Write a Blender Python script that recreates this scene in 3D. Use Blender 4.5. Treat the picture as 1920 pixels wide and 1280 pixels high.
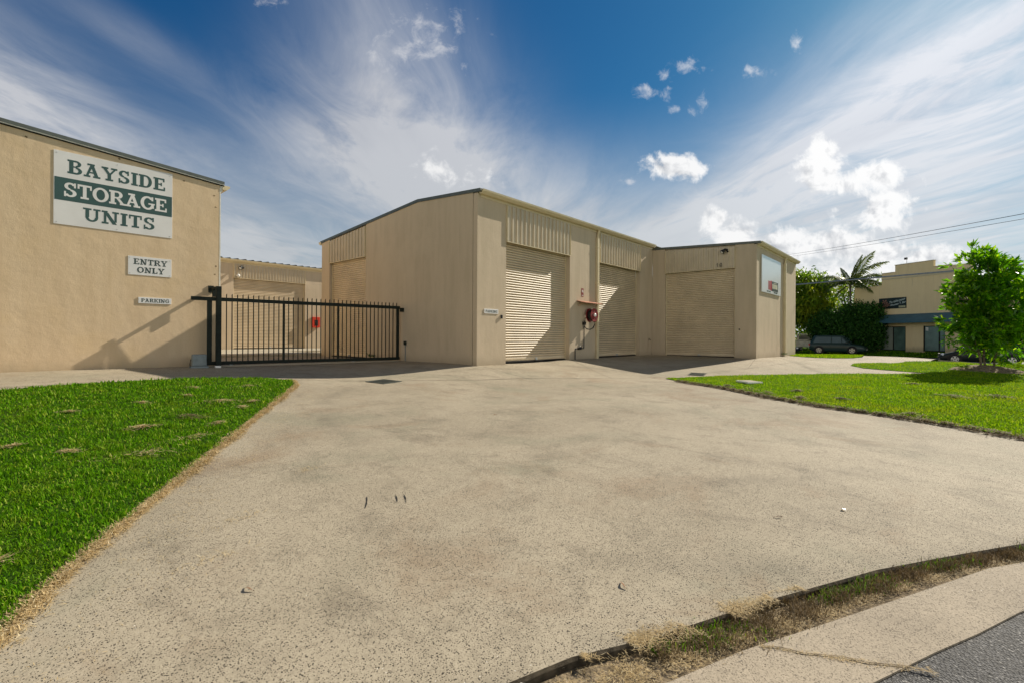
import bpy, bmesh, math, random
import numpy as np
from mathutils import Vector, Matrix
from mathutils.geometry import delaunay_2d_cdt
for o in list(bpy.data.objects): bpy.data.objects.remove(o)
S = bpy.context.scene
COL = S.collection
R_ = math.radians
# ---------------------------------------------------------------- camera
# world: z = 0 is the level of the building slabs, X runs along the roller-door front, Y along the gable sides
YAW = R_(41.6)
FW = Vector((math.cos(YAW), math.sin(YAW), 0)); RT = Vector((math.sin(YAW), -math.cos(YAW), 0))
cd = bpy.data.cameras.new('camera'); cam = bpy.data.objects.new('camera', cd); COL.objects.link(cam)
cam.location = (0, 0, 0.9)
roll = 0.0056
up = Vector((0, 0, 1))
cx = RT * math.cos(roll) + up * math.sin(roll); cy = up * math.cos(roll) - RT * math.sin(roll)
M3 = Matrix((cx, cy, -FW)).transposed()
cam.matrix_world = Matrix.Translation((0, 0, 0.9)) @ M3.to_4x4()
cd.sensor_width = 36; cd.lens = 36 * 910 / 1920; cd.shift_y = -9 / 1920; cd.clip_end = 2000; cd.clip_start = 0.05
S.camera = cam
S.render.resolution_x = 1024; S.render.resolution_y = 682
S.view_settings.view_transform = 'Standard'; S.view_settings.look = 'None'; S.view_settings.gamma = 1
S.view_settings.exposure = 0.36
# ---------------------------------------------------------------- sun
SUN_EL = R_(35.3); SUN_AZ = R_(-11.5)
sd = Vector((math.cos(SUN_AZ) * math.cos(SUN_EL), math.sin(SUN_AZ) * math.cos(SUN_EL), math.sin(SUN_EL)))
sl = bpy.data.lights.new('sun', 'SUN'); sl.energy = 4.9; sl.angle = R_(0.5); sl.color = (1.0, 0.9, 0.74)
so = bpy.data.objects.new('sun', sl); COL.objects.link(so)
so.rotation_euler = sd.to_track_quat('Z', 'Y').to_euler(); so.location = (40, -5, 30)
# ---------------------------------------------------------------- node helper
class NT:
    def __init__(s, tree): s.t = tree; s.n = tree.nodes; s.l = tree.links
    def node(s, ty, **kw):
        nd = s.n.new(ty)
        for k, v in kw.items(): setattr(nd, k, v)
        return nd
    def put(s, sock, v):
        if isinstance(v, bpy.types.NodeSocket): s.l.new(v, sock)
        elif v is not None:
            if sock.type == 'RGBA' and len(v) == 3: v = (*v, 1)
            sock.default_value = v
    def m(s, op, a, b=None, c=None, clamp=False):
        nd = s.node('ShaderNodeMath', operation=op, use_clamp=clamp)
        s.put(nd.inputs[0], a)
        if b is not None: s.put(nd.inputs[1], b)
        if c is not None: s.put(nd.inputs[2], c)
        return nd.outputs[0]
    def vm(s, op, a, b=None, out=0):
        nd = s.node('ShaderNodeVectorMath', operation=op)
        s.put(nd.inputs[0], a)
        if b is not None: s.put(nd.inputs[3 if op == 'SCALE' else 1], b)
        return nd.outputs[out]
    def dot(s, a, b): return s.vm('DOT_PRODUCT', a, b, 1)
    def mix(s, f, a, b, mode='MIX'):
        nd = s.node('ShaderNodeMix', data_type='RGBA', blend_type=mode)
        s.put(nd.inputs[0], f); s.put(nd.inputs[6], a); s.put(nd.inputs[7], b)
        return nd.outputs[2]
    def noise(s, vec, scale, detail=3, rough=0.55, dist=0.0, out=0):
        nd = s.node('ShaderNodeTexNoise'); s.put(nd.inputs['Vector'], vec)
        nd.inputs['Scale'].default_value = scale; nd.inputs['Detail'].default_value = detail
        nd.inputs['Roughness'].default_value = rough; nd.inputs['Distortion'].default_value = dist
        return nd.outputs[out]
    def vor(s, vec, scale, out='Distance', feat='F1', rnd=1.0):
        nd = s.node('ShaderNodeTexVoronoi', feature=feat); s.put(nd.inputs['Vector'], vec)
        nd.inputs['Scale'].default_value = scale; nd.inputs['Randomness'].default_value = rnd
        return nd.outputs[out]
    def ss(s, v, a, b, lo=0.0, hi=1.0):
        nd = s.node('ShaderNodeMapRange', interpolation_type='SMOOTHSTEP'); s.put(nd.inputs[0], v)
        nd.inputs[1].default_value = a; nd.inputs[2].default_value = b; nd.inputs[3].default_value = lo; nd.inputs[4].default_value = hi
        return nd.outputs[0]
    def scl(s, vec, v): return s.vm('MULTIPLY', vec, v)
# ---------------------------------------------------------------- sky
W = bpy.data.worlds.new('World'); S.world = W; W.use_nodes = True
t = NT(W.node_tree); t.n.clear()
geo = t.node('ShaderNodeTexCoord').outputs['Generated']
sky = t.node('ShaderNodeTexSky', sky_type='NISHITA'); sky.sun_disc = False
sky.sun_elevation = SUN_EL; sky.sun_rotation = R_(90) - SUN_AZ
sky.air_density = 1.0; sky.dust_density = 0.6; sky.ozone_density = 2.5
hs = t.node('ShaderNodeHueSaturation'); t.l.new(sky.outputs[0], hs.inputs['Color']); hs.inputs['Saturation'].default_value = 1.25
blue = t.mix(1.0, hs.outputs[0], (0.15, 0.46, 0.63), 'MULTIPLY')
blue = t.vm('DIVIDE', blue, t.vm('ADD', t.vm('SCALE', blue, 0.07), (1, 1, 1)))
# a fixed chart of the sky: p to the side, q upwards, measured as tangents about the bearing of the yard
d = t.m('MAXIMUM', t.m('ABSOLUTE', t.dot(geo, tuple(FW))), 0.08)
p = t.m('DIVIDE', t.dot(geo, tuple(RT)), d); q = t.m('DIVIDE', t.dot(geo, (0, 0, 1)), d)
cmb = t.node('ShaderNodeCombineXYZ'); t.l.new(p, cmb.inputs[0]); t.l.new(q, cmb.inputs[1]); pq = cmb.outputs[0]
def ch(x, y): return ((x - 960) / 910, (631 - y) / 910)
def veil(x, y, rx, ry, ang, st):
    c = ch(x, y); a = R_(ang); v = t.vm('SUBTRACT', pq, (c[0], c[1], 0))
    e1 = (math.cos(a) / rx * 910, -math.sin(a) / rx * 910, 0); e2 = (math.sin(a) / ry * 910, math.cos(a) / ry * 910, 0)
    A = t.dot(v, e1); B = t.dot(v, e2)
    r2 = t.m('ADD', t.m('MULTIPLY', A, A), t.m('MULTIPLY', B, B))
    return t.m('MULTIPLY', t.m('POWER', 2.718, t.m('MULTIPLY', r2, -1)), st)
# high streaky cloud lies on a plane high above: project the direction on it
hz = t.m('MAXIMUM', t.dot(geo, (0, 0, 1)), 0.06)
pl = t.vm('SCALE', geo, t.m('DIVIDE', 1.0, hz))
rot = t.node('ShaderNodeVectorRotate', rotation_type='Z_AXIS'); t.l.new(pl, rot.inputs[0]); rot.inputs['Angle'].default_value = R_(-43)
stre = t.noise(t.scl(rot.outputs[0], (0.40, 1.0, 1.0)), 2.0, 8, 0.64, 1.5)
soft = t.noise(t.scl(rot.outputs[0], (0.6, 1.0, 1.0)), 1.1, 5, 0.6, 0.6)
V = None
for a in [(150, 300, 430, 115, 30, 1.2), (-200, 60, 350, 130, 25, .8), (420, 470, 260, 70, 28, .9), (720, 270, 210, 130, 20, 1.4), (740, 110, 250, 130, 55, .85),
          (880, 370, 280, 100, 12, 1.15), (600, 570, 600, 75, 0, .9), (1500, 570, 900, 130, 0, 1.2), (1800, 330, 480, 190, -35, 1.25), (1850, 60, 420, 150, -30, 1.0),
          (1330, 430, 330, 80, -25, .95), (1560, 240, 430, 60, -33, .6), (1040, 440, 120, 60, 0, .5), (260, 90, 260, 40, 30, .3)]:
    v = veil(*a); V = v if V is None else t.m('ADD', V, v)
mod = t.m('MULTIPLY_ADD', stre, 1.15, t.m('MULTIPLY_ADD', soft, 0.8, -0.40))
vf = t.m('MULTIPLY', V, t.m('MAXIMUM', mod, 0.05), clamp=True)
vf = t.m('MINIMUM', vf, 0.93)
sunw = t.m('POWER', t.m('MAXIMUM', t.dot(geo, tuple(sd)), 0), 5.0)
vb = t.m('MULTIPLY_ADD', sunw, 2.6, 4.5)
grayb = t.ss(t.noise(t.scl(rot.outputs[0], (.3, 1, 1)), 1.5, 5), .42, .66)
vcol = t.mix(t.m('MULTIPLY', grayb, .5), (1.0, 1.02, 1.08), (0.66, 0.70, 0.80))
vcol = t.vm('SCALE', vcol, vb)
colr = t.mix(vf, blue, vcol)
haze = t.m('MULTIPLY', t.ss(q, .52, .02), .62)
colr = t.mix(haze, colr, t.vm('SCALE', (.93, 1.0, 1.03), t.m('MULTIPLY_ADD', sunw, 2.6, 4.3)))
# heaped clouds
fb = t.noise(pq, 15, 9, 0.62, 0.25); fbl = t.noise(pq, 5.5, 4, 0.5); fbw = t.noise(pq, 30, 8, 0.66, 0.5)
fsh = t.noise(t.vm('ADD', pq, (0.010, 0.012, 0)), 15, 5, 0.55, 0.25); fs0 = t.noise(pq, 15, 5, 0.55, 0.25)
C = None
def cum(x, y, rx, ry, st=1.0):
    c = ch(x, y); v = t.scl(t.vm('SUBTRACT', pq, (c[0], c[1], 0)), (910 / rx, 910 / ry, 0))
    return t.m('MULTIPLY_ADD', t.m('SQRT', t.dot(v, v)), -0.85 * st, st)
def union(lst):
    C = None
    for a in lst:
        v = cum(*a); C = v if C is None else t.m('SMOOTH_MAX', C, v, .3)
    return C
wisp = union([(790, 75, 85, 62, .75), (745, 95, 55, 50, .6), (1222, 178, 42, 20, .8), (1205, 165, 26, 14, .8), (1288, 122, 32, 16, .8), (1245, 140, 20, 14, .7), (1320, 190, 14, 22, .75), (1268, 205, 28, 12, .7), (1410, 132, 28, 14, .75), (1492, 78, 16, 20, .75), (1178, 339, 12, 9, .6), (510, 5, 40, 14, .5)])
heap = union([(1262, 314, 66, 24, .85), (1238, 318, 36, 22, .8), (1543, 275, 30, 34, 1.0), (1532, 325, 52, 42, 1.0), (1640, 322, 76, 34, .85), (1575, 345, 60, 28, .8), (1652, 398, 72, 34, .9), (1700, 380, 46, 30, .8), (825, 318, 46, 34, .6), (865, 340, 56, 26, .5),
              (1338, 412, 34, 26, 1.0), (1385, 436, 56, 34, 1.0), (1440, 470, 90, 40, 1.0), (1560, 462, 86, 38, 1.0), (1650, 478, 110, 40, 1.0), (1730, 478, 90, 26, .9), (1600, 540, 420, 60, .9)])
nz = t.m('SUBTRACT', fb, 0.5); nl = t.m('SUBTRACT', fbl, 0.5)
wm = t.ss(t.m('ADD', wisp, t.m('MULTIPLY_ADD', t.m('SUBTRACT', fbw, .5), 2.6, t.m('MULTIPLY', nz, 1.6))), .22, 1.15)
hm_ = t.m('ADD', heap, t.m('MULTIPLY_ADD', nz, 2.5, t.m('MULTIPLY', nl, .9)))
hm = t.ss(hm_, .08, .60)
dn = t.noise(t.vm('ADD', pq, (0.012, 0.03, 3.7)), 7.5, 5, .6)
relief = t.m('MULTIPLY', t.m('SUBTRACT', fsh, fs0), 4.6)
dens = t.m('ADD', relief, t.ss(t.m('MULTIPLY_ADD', dn, .9, t.m('MULTIPLY', q, -1.9)), .05, .62), clamp=True)
hb = t.m('MULTIPLY_ADD', sunw, 1.5, 6.9)
hcol = t.vm('SCALE', t.mix(t.m('MULTIPLY', dens, .8), (1.0, 1.0, 1.0), (0.40, 0.43, 0.48)), hb)
colr = t.mix(t.m('MULTIPLY', wm, .55), colr, t.vm('SCALE', (1.0, 1.0, 1.03), t.m('MULTIPLY_ADD', sunw, 2.0, 5.6)))
colr = t.mix(t.m('MULTIPLY', hm, .97), colr, hcol)
# unseen bright cloud added behind the viewer as fill light for shaded walls
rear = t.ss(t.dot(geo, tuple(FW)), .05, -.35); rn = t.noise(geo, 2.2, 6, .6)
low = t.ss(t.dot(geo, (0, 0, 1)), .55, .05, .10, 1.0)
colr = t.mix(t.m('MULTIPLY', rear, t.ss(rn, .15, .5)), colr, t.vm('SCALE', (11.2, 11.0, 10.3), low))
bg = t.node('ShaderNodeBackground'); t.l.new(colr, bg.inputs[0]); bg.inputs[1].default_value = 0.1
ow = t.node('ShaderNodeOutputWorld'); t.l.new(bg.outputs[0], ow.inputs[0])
# ---------------------------------------------------------------- ground heights
CP = np.array([(10.5,10.8,0),(16,10.8,.04),(22.5,10.8,.05),(22.5,8,.03),(22.56,6,.02),(26,6,0.0),(30,6,-.03),(0.5,15.9,.03),(-4,15.9,.03),(4.9,15.9,0),(10.5,14.6,.01),(10.5,20,0),(5,26,.1),(8,26,.1),(6.8,11.4,-.2),(3.1,12,-.03),(-1,12.5,-.05),(9.3,8.4,-.3),(15.7,7.2,-.32),(12.5,8.3,-.28),(0,2.,-.62),(2,0,-.62),(4,4,-.48),(1,8,-.35),(-2,6,-.45),(-6,10,-.2),(8,1,-.5),(12,-2,-.45),(7,5,-.42),(16,2,-.32),(21,0,-.32),(20,4,-.25),(28,2,-.2),(24,-4,-.4),(30,-6,-.55),(36,-4,-.62),(42,6,-.62),(48,14,-.62),(60,30,-.6),(36,8,-.3),(60,-20,-.62),(30,-30,-.62),(6,-8,-.62),(-4,-2,-.62),(-10,2,-.6),(-20,15,0),(-10,40,0),(20,40,0),(40,30,-.3),(14,15,0),(20,15,0),(26,10,0),(26.6,-1.4,-.14),(28.6,3.9,-.05),(33.4,4.5,-.06),(29.3,1.3,-.13),(36.1,1.5,-.16),(33.5,-1.6,-.28),(41,-.3,-.62),(41,-3,-.62),(42,3,-.62),(53.8,9.2,-.64),(53.6,6,-.64),(52,0,-.62),(57.5,4.5,-.25),(54,-1.5,-.25),(52,-6,-.25),(60,12,-.4),(24,1.6,-.16),(41,9,-.6),(50,20,-.62),(41,20,-.6)], float)
_n = len(CP)
_D = np.linalg.norm(CP[:, None, :2] - CP[None, :, :2], axis=2)
_A = np.zeros((_n + 3, _n + 3)); _A[:_n, :_n] = np.sqrt(_D * _D + 1) - .02 * np.eye(_n); _A[:_n, _n] = 1; _A[:_n, _n + 1:] = CP[:, :2]; _A[_n, :_n] = 1; _A[_n + 1:, :_n] = CP[:, :2].T
_W = np.linalg.solve(_A, np.concatenate([CP[:, 2], [0, 0, 0]]))
def tz(x, y):
    x = np.asarray(x, float); y = np.asarray(y, float)
    dd = np.sqrt((x[..., None] - CP[:, 0]) ** 2 + (y[..., None] - CP[:, 1]) ** 2 + 1)
    z = dd @ _W[:_n] + _W[_n] + _W[_n + 1] * x + _W[_n + 2] * y
    r = np.hypot(x - 15, y - 5); w = np.clip((110 - r) / 45, 0, 1)
    return z * w + (-.6) * (1 - w)
def gz(x, y): return float(tz(x, y))
# ---------------------------------------------------------------- materials
def s(r, g, b):
    f = lambda c: ((c / 255 + .055) / 1.055) ** 2.4 if c > 10 else c / 255 / 12.92
    return (f(r), f(g), f(b))
MATS = {}
def newmat(name):
    m = bpy.data.materials.new(name); m.use_nodes = True; t = NT(m.node_tree); t.n.clear()
    b = t.node('ShaderNodeBsdfPrincipled'); o = t.node('ShaderNodeOutputMaterial'); t.l.new(b.outputs[0], o.inputs[0])
    MATS[name] = m; t.b = b; t.o = o
    t.pos = t.node('ShaderNodeNewGeometry').outputs['Position']
    return m, t
def bump(t, h, dist, strength=1.0):
    nd = t.node('ShaderNodeBump'); nd.inputs['Distance'].default_value = dist; nd.inputs['Strength'].default_value = strength
    t.put(nd.inputs['Height'], h); t.l.new(nd.outputs[0], t.b.inputs['Normal'])
def plain(name, col, rough=.6, metal=0.0, var=.12, nscale=6, spec=.5, bmp=0.0, coat=0.0):
    m, t = newmat(name)
    n = t.noise(t.pos, nscale, 4)
    c = t.mix(t.ss(n, .3, .7), tuple(x * (1 - var) for x in col), tuple(min(1, x * (1 + var)) for x in col))
    t.put(t.b.inputs['Base Color'], c); t.b.inputs['Roughness'].default_value = rough; t.b.inputs['Metallic'].default_value = metal
    t.b.inputs['Specular IOR Level'].default_value = spec
    if coat: t.b.inputs['Coat Weight'].default_value = coat; t.b.inputs['Coat Roughness'].default_value = .05
    if bmp: bump(t, t.noise(t.pos, nscale * 12, 3), bmp)
    return m
def wallmat(name, c1, c2, c3, bmp=.004):
    m, t = newmat(name)
    streak = t.noise(t.scl(t.pos, (1, 1, .13)), 3.2, 5, .6)
    blot = t.noise(t.pos, .9, 5, .6); fine = t.noise(t.pos, 22, 4, .6)
    c = t.mix(t.m('MULTIPLY', t.ss(streak, .35, .68), .7), c1, c2)
    c = t.mix(t.m('MULTIPLY', t.ss(blot, .48, .72), .55), c, c3)
    c = t.mix(t.m('MULTIPLY', t.ss(fine, .4, .7), .10), c, tuple(x * .6 for x in c1))
    z = t.node('ShaderNodeSeparateXYZ'); t.l.new(t.pos, z.inputs[0])
    dirt = t.m('MULTIPLY', t.ss(t.m('ADD', z.outputs[2], t.m('MULTIPLY', streak, .5)), .62, .1), .5)
    c = t.mix(dirt, c, (.20, .165, .11))
    run = t.noise(t.scl(t.pos, (1, 1, .05)), 9, 3, .5); c = t.mix(t.m('MULTIPLY', t.m('MULTIPLY', t.ss(run, .60, .74), t.ss(z.outputs[2], 1.5, 5.3)), .20), c, (.22, .19, .14))
    t.put(t.b.inputs['Base Color'], c); t.b.inputs['Roughness'].default_value = .85; t.b.inputs['Specular IOR Level'].default_value = .25
    h = t.m('MULTIPLY_ADD', t.noise(t.pos, 70, 3), .5, t.m('MULTIPLY', t.noise(t.pos, 3.0, 3), 2.0))
    bump(t, h, bmp)
    return m
M = {}
M['wall'] = wallmat('painted_concrete_wall', (.56, .465, .345), (.48, .40, .29), (.59, .495, .37))
M['wall_warm'] = wallmat('warm_painted_wall', (.68, .53, .355), (.61, .465, .30), (.65, .49, .295), .006)
M['trim'] = plain('cream_trim', (.64, .55, .36), .45, 0, .05, 3)
M['clad'] = plain('cream_cladding', (.53, .45, .325), .4, 0, .07, 2)
M['roller'] = plain('roller_curtain', (.60, .50, .355), .4, 0, .09, 1.3)
M['cap'] = plain('dark_green_cap', (.085, .10, .09), .4, .0, .15, 4)
M['whitecap'] = plain('pale_lip', (.72, .70, .62), .4)
M['roof'] = plain('roof_metal', (.42, .40, .34), .35, .3)
M['dark'] = plain('black_gap', (.01, .01, .01), .9)
M['black'] = plain('black_green_paint', (.009, .015, .011), .6, 0, .3, 8, .25)
M['sign'] = plain('sign_white', (.70, .70, .70), .45, 0, .05, 1.5)
M['signgreen'] = plain('sign_green', (.022, .075, .072), .45, 0, .08, 3)
M['textdark'] = plain('letter_dark', (.02, .045, .042), .5)
M['screw'] = plain('screw_steel', (.5, .5, .5), .3, .9)
M['grey'] = plain('motor_grey', (.20, .24, .25), .5)
M['steel'] = plain('galvanised', (.42, .44, .45), .4, .7)
M['red'] = plain('fire_red', (.22, .018, .02), .45, 0, .2, 9)
M['redbright'] = plain('box_red', (.55, .04, .015), .45, 0, .15, 9)
M['rust'] = plain('faded_red_sheet', (.42, .17, .10), .6, 0, .2, 8)
M['white'] = plain('white_paint', (.78, .78, .76), .4)
M['hose'] = plain('black_hose', (.012, .012, .012), .5)
M['lens'] = plain('lamp_lens', (.7, .7, .66), .15)
# glossy sign face
m, t = newmat('glossy_sign_face'); M['gloss'] = m
t.b.inputs['Base Color'].default_value = (.72, .76, .80, 1); t.b.inputs['Roughness'].default_value = .3
t.b.inputs['Specular IOR Level'].default_value = .5; t.b.inputs['Coat Weight'].default_value = .5; t.b.inputs['Coat Roughness'].default_value = .15
# concrete
def concmat(name, base, alt, pits=True, green=True, pk=1.0):
    m, t = newmat(name); P = t.pos
    b1 = t.noise(P, .32, 6, .6, .6); b2 = t.noise(P, 1.6, 5, .65); b3 = t.noise(P, 9, 4, .6); fine = t.noise(P, 120, 3, .7)
    c = t.mix(t.ss(b1, .36, .66), base, alt)
    c = t.mix(t.m('MULTIPLY', t.ss(b2, .50, .74), .55), c, tuple(x * .62 for x in alt))
    c = t.mix(t.m('MULTIPLY', t.ss(b3, .45, .7), .28), c, tuple(x * 1.2 for x in base))
    c = t.mix(t.m('MULTIPLY', t.ss(t.noise(P, 26, 5, .7), .50, .68), .30), c, tuple(x * .6 for x in alt))
    c = t.mix(t.m('MULTIPLY', t.ss(fine, .40, .66), .50), c, tuple(x * .50 for x in alt))
    if green:
        # grime along the grass edge and worn tyre arcs
        gm = t.m('MULTIPLY', t.ss(t.noise(P, .42, 5, .65, .8), .50, .68), .50)
        c = t.mix(gm, c, (.25, .245, .175))
        bm_ = t.m('MULTIPLY', t.ss(t.noise(t.vm('ADD', P, (31, 7, 0)), .5, 6, .68, 1.0), .52, .70), .55)
        c = t.mix(bm_, c, (.27, .195, .125))
        sm = t.m('MULTIPLY', t.ss(t.noise(t.scl(t.vm('ADD', P, (3, 17, 0)), (1.0, .45, 1)), 2.6, 7, .74, .6), .52, .72), .45)
        c = t.mix(sm, c, (.15, .125, .09))
        w = t.node('ShaderNodeVectorMath', operation='DISTANCE'); t.l.new(P, w.inputs[0]); w.inputs[1].default_value = (8.6, 5.4, -.4)
        ring = t.m('ABSOLUTE', t.m('SUBTRACT', w.outputs['Value'], 5.2))
        ring2 = t.m('ABSOLUTE', t.m('SUBTRACT', w.outputs['Value'], 6.9))
        rr = t.m('MINIMUM', ring, ring2)
        arc = t.m('MULTIPLY', t.ss(t.m('ADD', rr, t.m('MULTIPLY', b2, .35)), .45, .12), t.m('MULTIPLY', t.ss(b1, .4, .6), .28))
        c = t.mix(arc, c, (.12, .105, .08))
    hgt = t.m('MULTIPLY', fine, .25)
    if pits:
        jit = t.vm('ADD', P, t.vm('SCALE', t.noise(P, 60, 2, .5, 0, 1), .008))
        def pit(sc, rad, dens, st, offs):
            v = t.node('ShaderNodeTexVoronoi'); t.put(v.inputs['Vector'], t.scl(t.vm('ADD', jit, (offs, offs * .7, 0)), (1, 1, .2))); v.inputs['Scale'].default_value = sc
            sep = t.node('ShaderNodeSeparateColor'); t.l.new(v.outputs['Color'], sep.inputs[0])
            on = t.ss(t.m('ADD', sep.outputs[0], t.m('MULTIPLY', t.m('SUBTRACT', b2, .5), 1.1)), dens, dens + .04)
            sz = t.m('MULTIPLY_ADD', sep.outputs[1], rad * .8, rad * .35)
            return t.m('MULTIPLY', t.m('MULTIPLY', t.ss(t.m('SUBTRACT', v.outputs['Distance'], sz), .10, -.02), on), st)
        a = pit(58, .22, .50, .97, 0); b_ = pit(115, .34, .36, .92, 3.3)
        c = t.mix(t.m('MULTIPLY', t.m('MAXIMUM', a, b_), pk), c, (.045, .038, .03))
        wv = t.node('ShaderNodeTexVoronoi'); t.put(wv.inputs['Vector'], t.vm('ADD', P, (7, 2, 0))); wv.inputs['Scale'].default_value = 38
        sp = t.node('ShaderNodeSeparateColor'); t.l.new(wv.outputs['Color'], sp.inputs[0])
        wh = t.m('MULTIPLY', t.ss(wv.outputs['Distance'], .16, .10), t.ss(sp.outputs[2], .955, .97))
        c = t.mix(t.m('MULTIPLY', wh, .8), c, (.75, .72, .66))
        hgt = t.m('SUBTRACT', hgt, t.m('MAXIMUM', a, b_))
    t.put(t.b.inputs['Base Color'], c); t.b.inputs['Roughness'].default_value = .8; t.b.inputs['Specular IOR Level'].default_value = .3
    bump(t, hgt, .004)
    return m
M['conc'] = concmat('driveway_concrete', (.46, .40, .30), (.37, .32, .235))
M['gutter'] = concmat('gutter_concrete', (.46, .39, .295), (.38, .32, .24), True, False, .45)
M['ledge'] = concmat('yard_concrete', (.46, .42, .33), (.40, .36, .28), False, False)
m, t = newmat('asphalt'); M['asphalt'] = m
v = t.node('ShaderNodeTexVoronoi'); t.put(v.inputs['Vector'], t.pos); v.inputs['Scale'].default_value = 95
sp = t.node('ShaderNodeSeparateColor'); t.l.new(v.outputs['Color'], sp.inputs[0])
c = t.mix(t.ss(sp.outputs[0], .1, 1.0), (.025, .025, .027), (.115, .115, .12))
c = t.mix(t.m('MULTIPLY', t.ss(sp.outputs[1], .93, .96), .7), c, (.36, .35, .33))
c = t.mix(t.ss(v.outputs['Distance'], .40, .75), c, (.012, .012, .013))
t.put(t.b.inputs['Base Color'], c); t.b.inputs['Roughness'].default_value = .75; bump(t, v.outputs['Distance'], .006)
m, t = newmat('road_far'); M['road'] = m
t.put(t.b.inputs['Base Color'], t.mix(t.ss(t.noise(t.pos, 3, 5), .3, .7), (.10, .10, .10), (.15, .145, .14))); t.b.inputs['Roughness'].default_value = .85
m, t = newmat('soil'); M['soil'] = m
c = t.mix(t.ss(t.noise(t.pos, 14, 6, .7), .35, .65), (.10, .075, .045), (.30, .235, .15))
t.put(t.b.inputs['Base Color'], c); t.b.inputs['Roughness'].default_value = 1; bump(t, t.noise(t.pos, 45, 4), .02)
m, t = newmat('lawn_base_sunny'); M['lawnbaseR'] = m  # right lawn's copy, its colour brightened for the sunlit look
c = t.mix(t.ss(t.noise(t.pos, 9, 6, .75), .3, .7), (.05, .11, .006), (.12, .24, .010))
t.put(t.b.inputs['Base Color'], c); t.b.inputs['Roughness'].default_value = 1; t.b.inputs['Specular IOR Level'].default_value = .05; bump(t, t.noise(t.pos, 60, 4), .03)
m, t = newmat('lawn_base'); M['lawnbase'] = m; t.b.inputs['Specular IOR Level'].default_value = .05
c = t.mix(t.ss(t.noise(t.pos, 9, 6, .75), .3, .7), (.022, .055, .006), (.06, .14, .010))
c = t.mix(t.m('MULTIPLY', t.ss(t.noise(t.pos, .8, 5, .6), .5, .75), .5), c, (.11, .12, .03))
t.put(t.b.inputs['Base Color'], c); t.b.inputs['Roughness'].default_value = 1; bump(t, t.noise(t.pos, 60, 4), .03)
def leafmat(name, cols, trans=.35, rough=.45, big=1.0, patch=None, spec=.2):
    m, t = newmat(name)
    g = t.node('ShaderNodeNewGeometry')
    rr = g.outputs['Random Per Island']
    c = t.mix(t.ss(rr, .0, .75), cols[0], cols[1])
    c = t.mix(t.ss(rr, .86, .95), c, cols[2])
    if patch is not None: c = t.mix(t.m('MULTIPLY', t.ss(t.noise(t.pos, big, 5, .6), .45, .72), patch[1]), c, patch[0])
    t.put(t.b.inputs['Base Color'], c); t.b.inputs['Roughness'].default_value = rough; t.b.inputs['Specular IOR Level'].default_value = .04 if 'grass' in name else spec
    tr = t.node('ShaderNodeBsdfTranslucent'); t.put(tr.inputs[0], t.vm('MULTIPLY', c, (1.5, 1.35, .7)))
    mx = t.node('ShaderNodeMixShader'); mx.inputs[0].default_value = trans
    t.l.new(t.b.outputs[0], mx.inputs[1]); t.l.new(tr.outputs[0], mx.inputs[2]); t.l.new(mx.outputs[0], t.o.inputs[0])
    return m
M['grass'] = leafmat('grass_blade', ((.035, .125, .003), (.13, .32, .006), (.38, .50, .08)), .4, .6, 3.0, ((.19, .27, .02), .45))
M['grassR'] = leafmat('grass_blade_sunny', ((.10, .23, .004), (.20, .37, .006), (.34, .44, .05)), .45, .6, .7, ((.30, .36, .02), .6))  # backlit look of the right lawn put into a brighter base colour
M['straw'] = leafmat('dry_straw', ((.40, .30, .15), (.60, .47, .26), (.74, .65, .44)), .15, .7, 3, ((.22, .16, .08), .4))
M['thatch'] = leafmat('old_thatch', ((.12, .09, .05), (.26, .19, .11), (.36, .28, .17)), .1, .8, 5, ((.05, .04, .025), .6))
M['leaf'] = leafmat('broad_leaf', ((.035, .15, .004), (.13, .36, .006), (.36, .58, .015)), .55, .28, .9, ((.20, .38, .01), .55), .55)
M['leafbg'] = leafmat('tree_leaf', ((.06, .15, .012), (.15, .29, .018), (.30, .38, .03)), .45, .4, .35, ((.34, .36, .02), .8))
M['leafdark'] = leafmat('dark_leaf', ((.016, .06, .010), (.036, .12, .018), (.09, .20, .03)), .15, .5, .5, None)
M['palm'] = leafmat('palm_leaf', ((.07, .12, .04), (.14, .20, .06), (.28, .32, .12)), .4, .35, .5, None)
M['bark'] = plain('bark', (.20, .165, .115), .9, 0, .35, 14, .2, .01)
M['barkgrey'] = plain('bark_grey', (.14, .13, .10), .9, 0, .3, 9, .2, .01)
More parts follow.
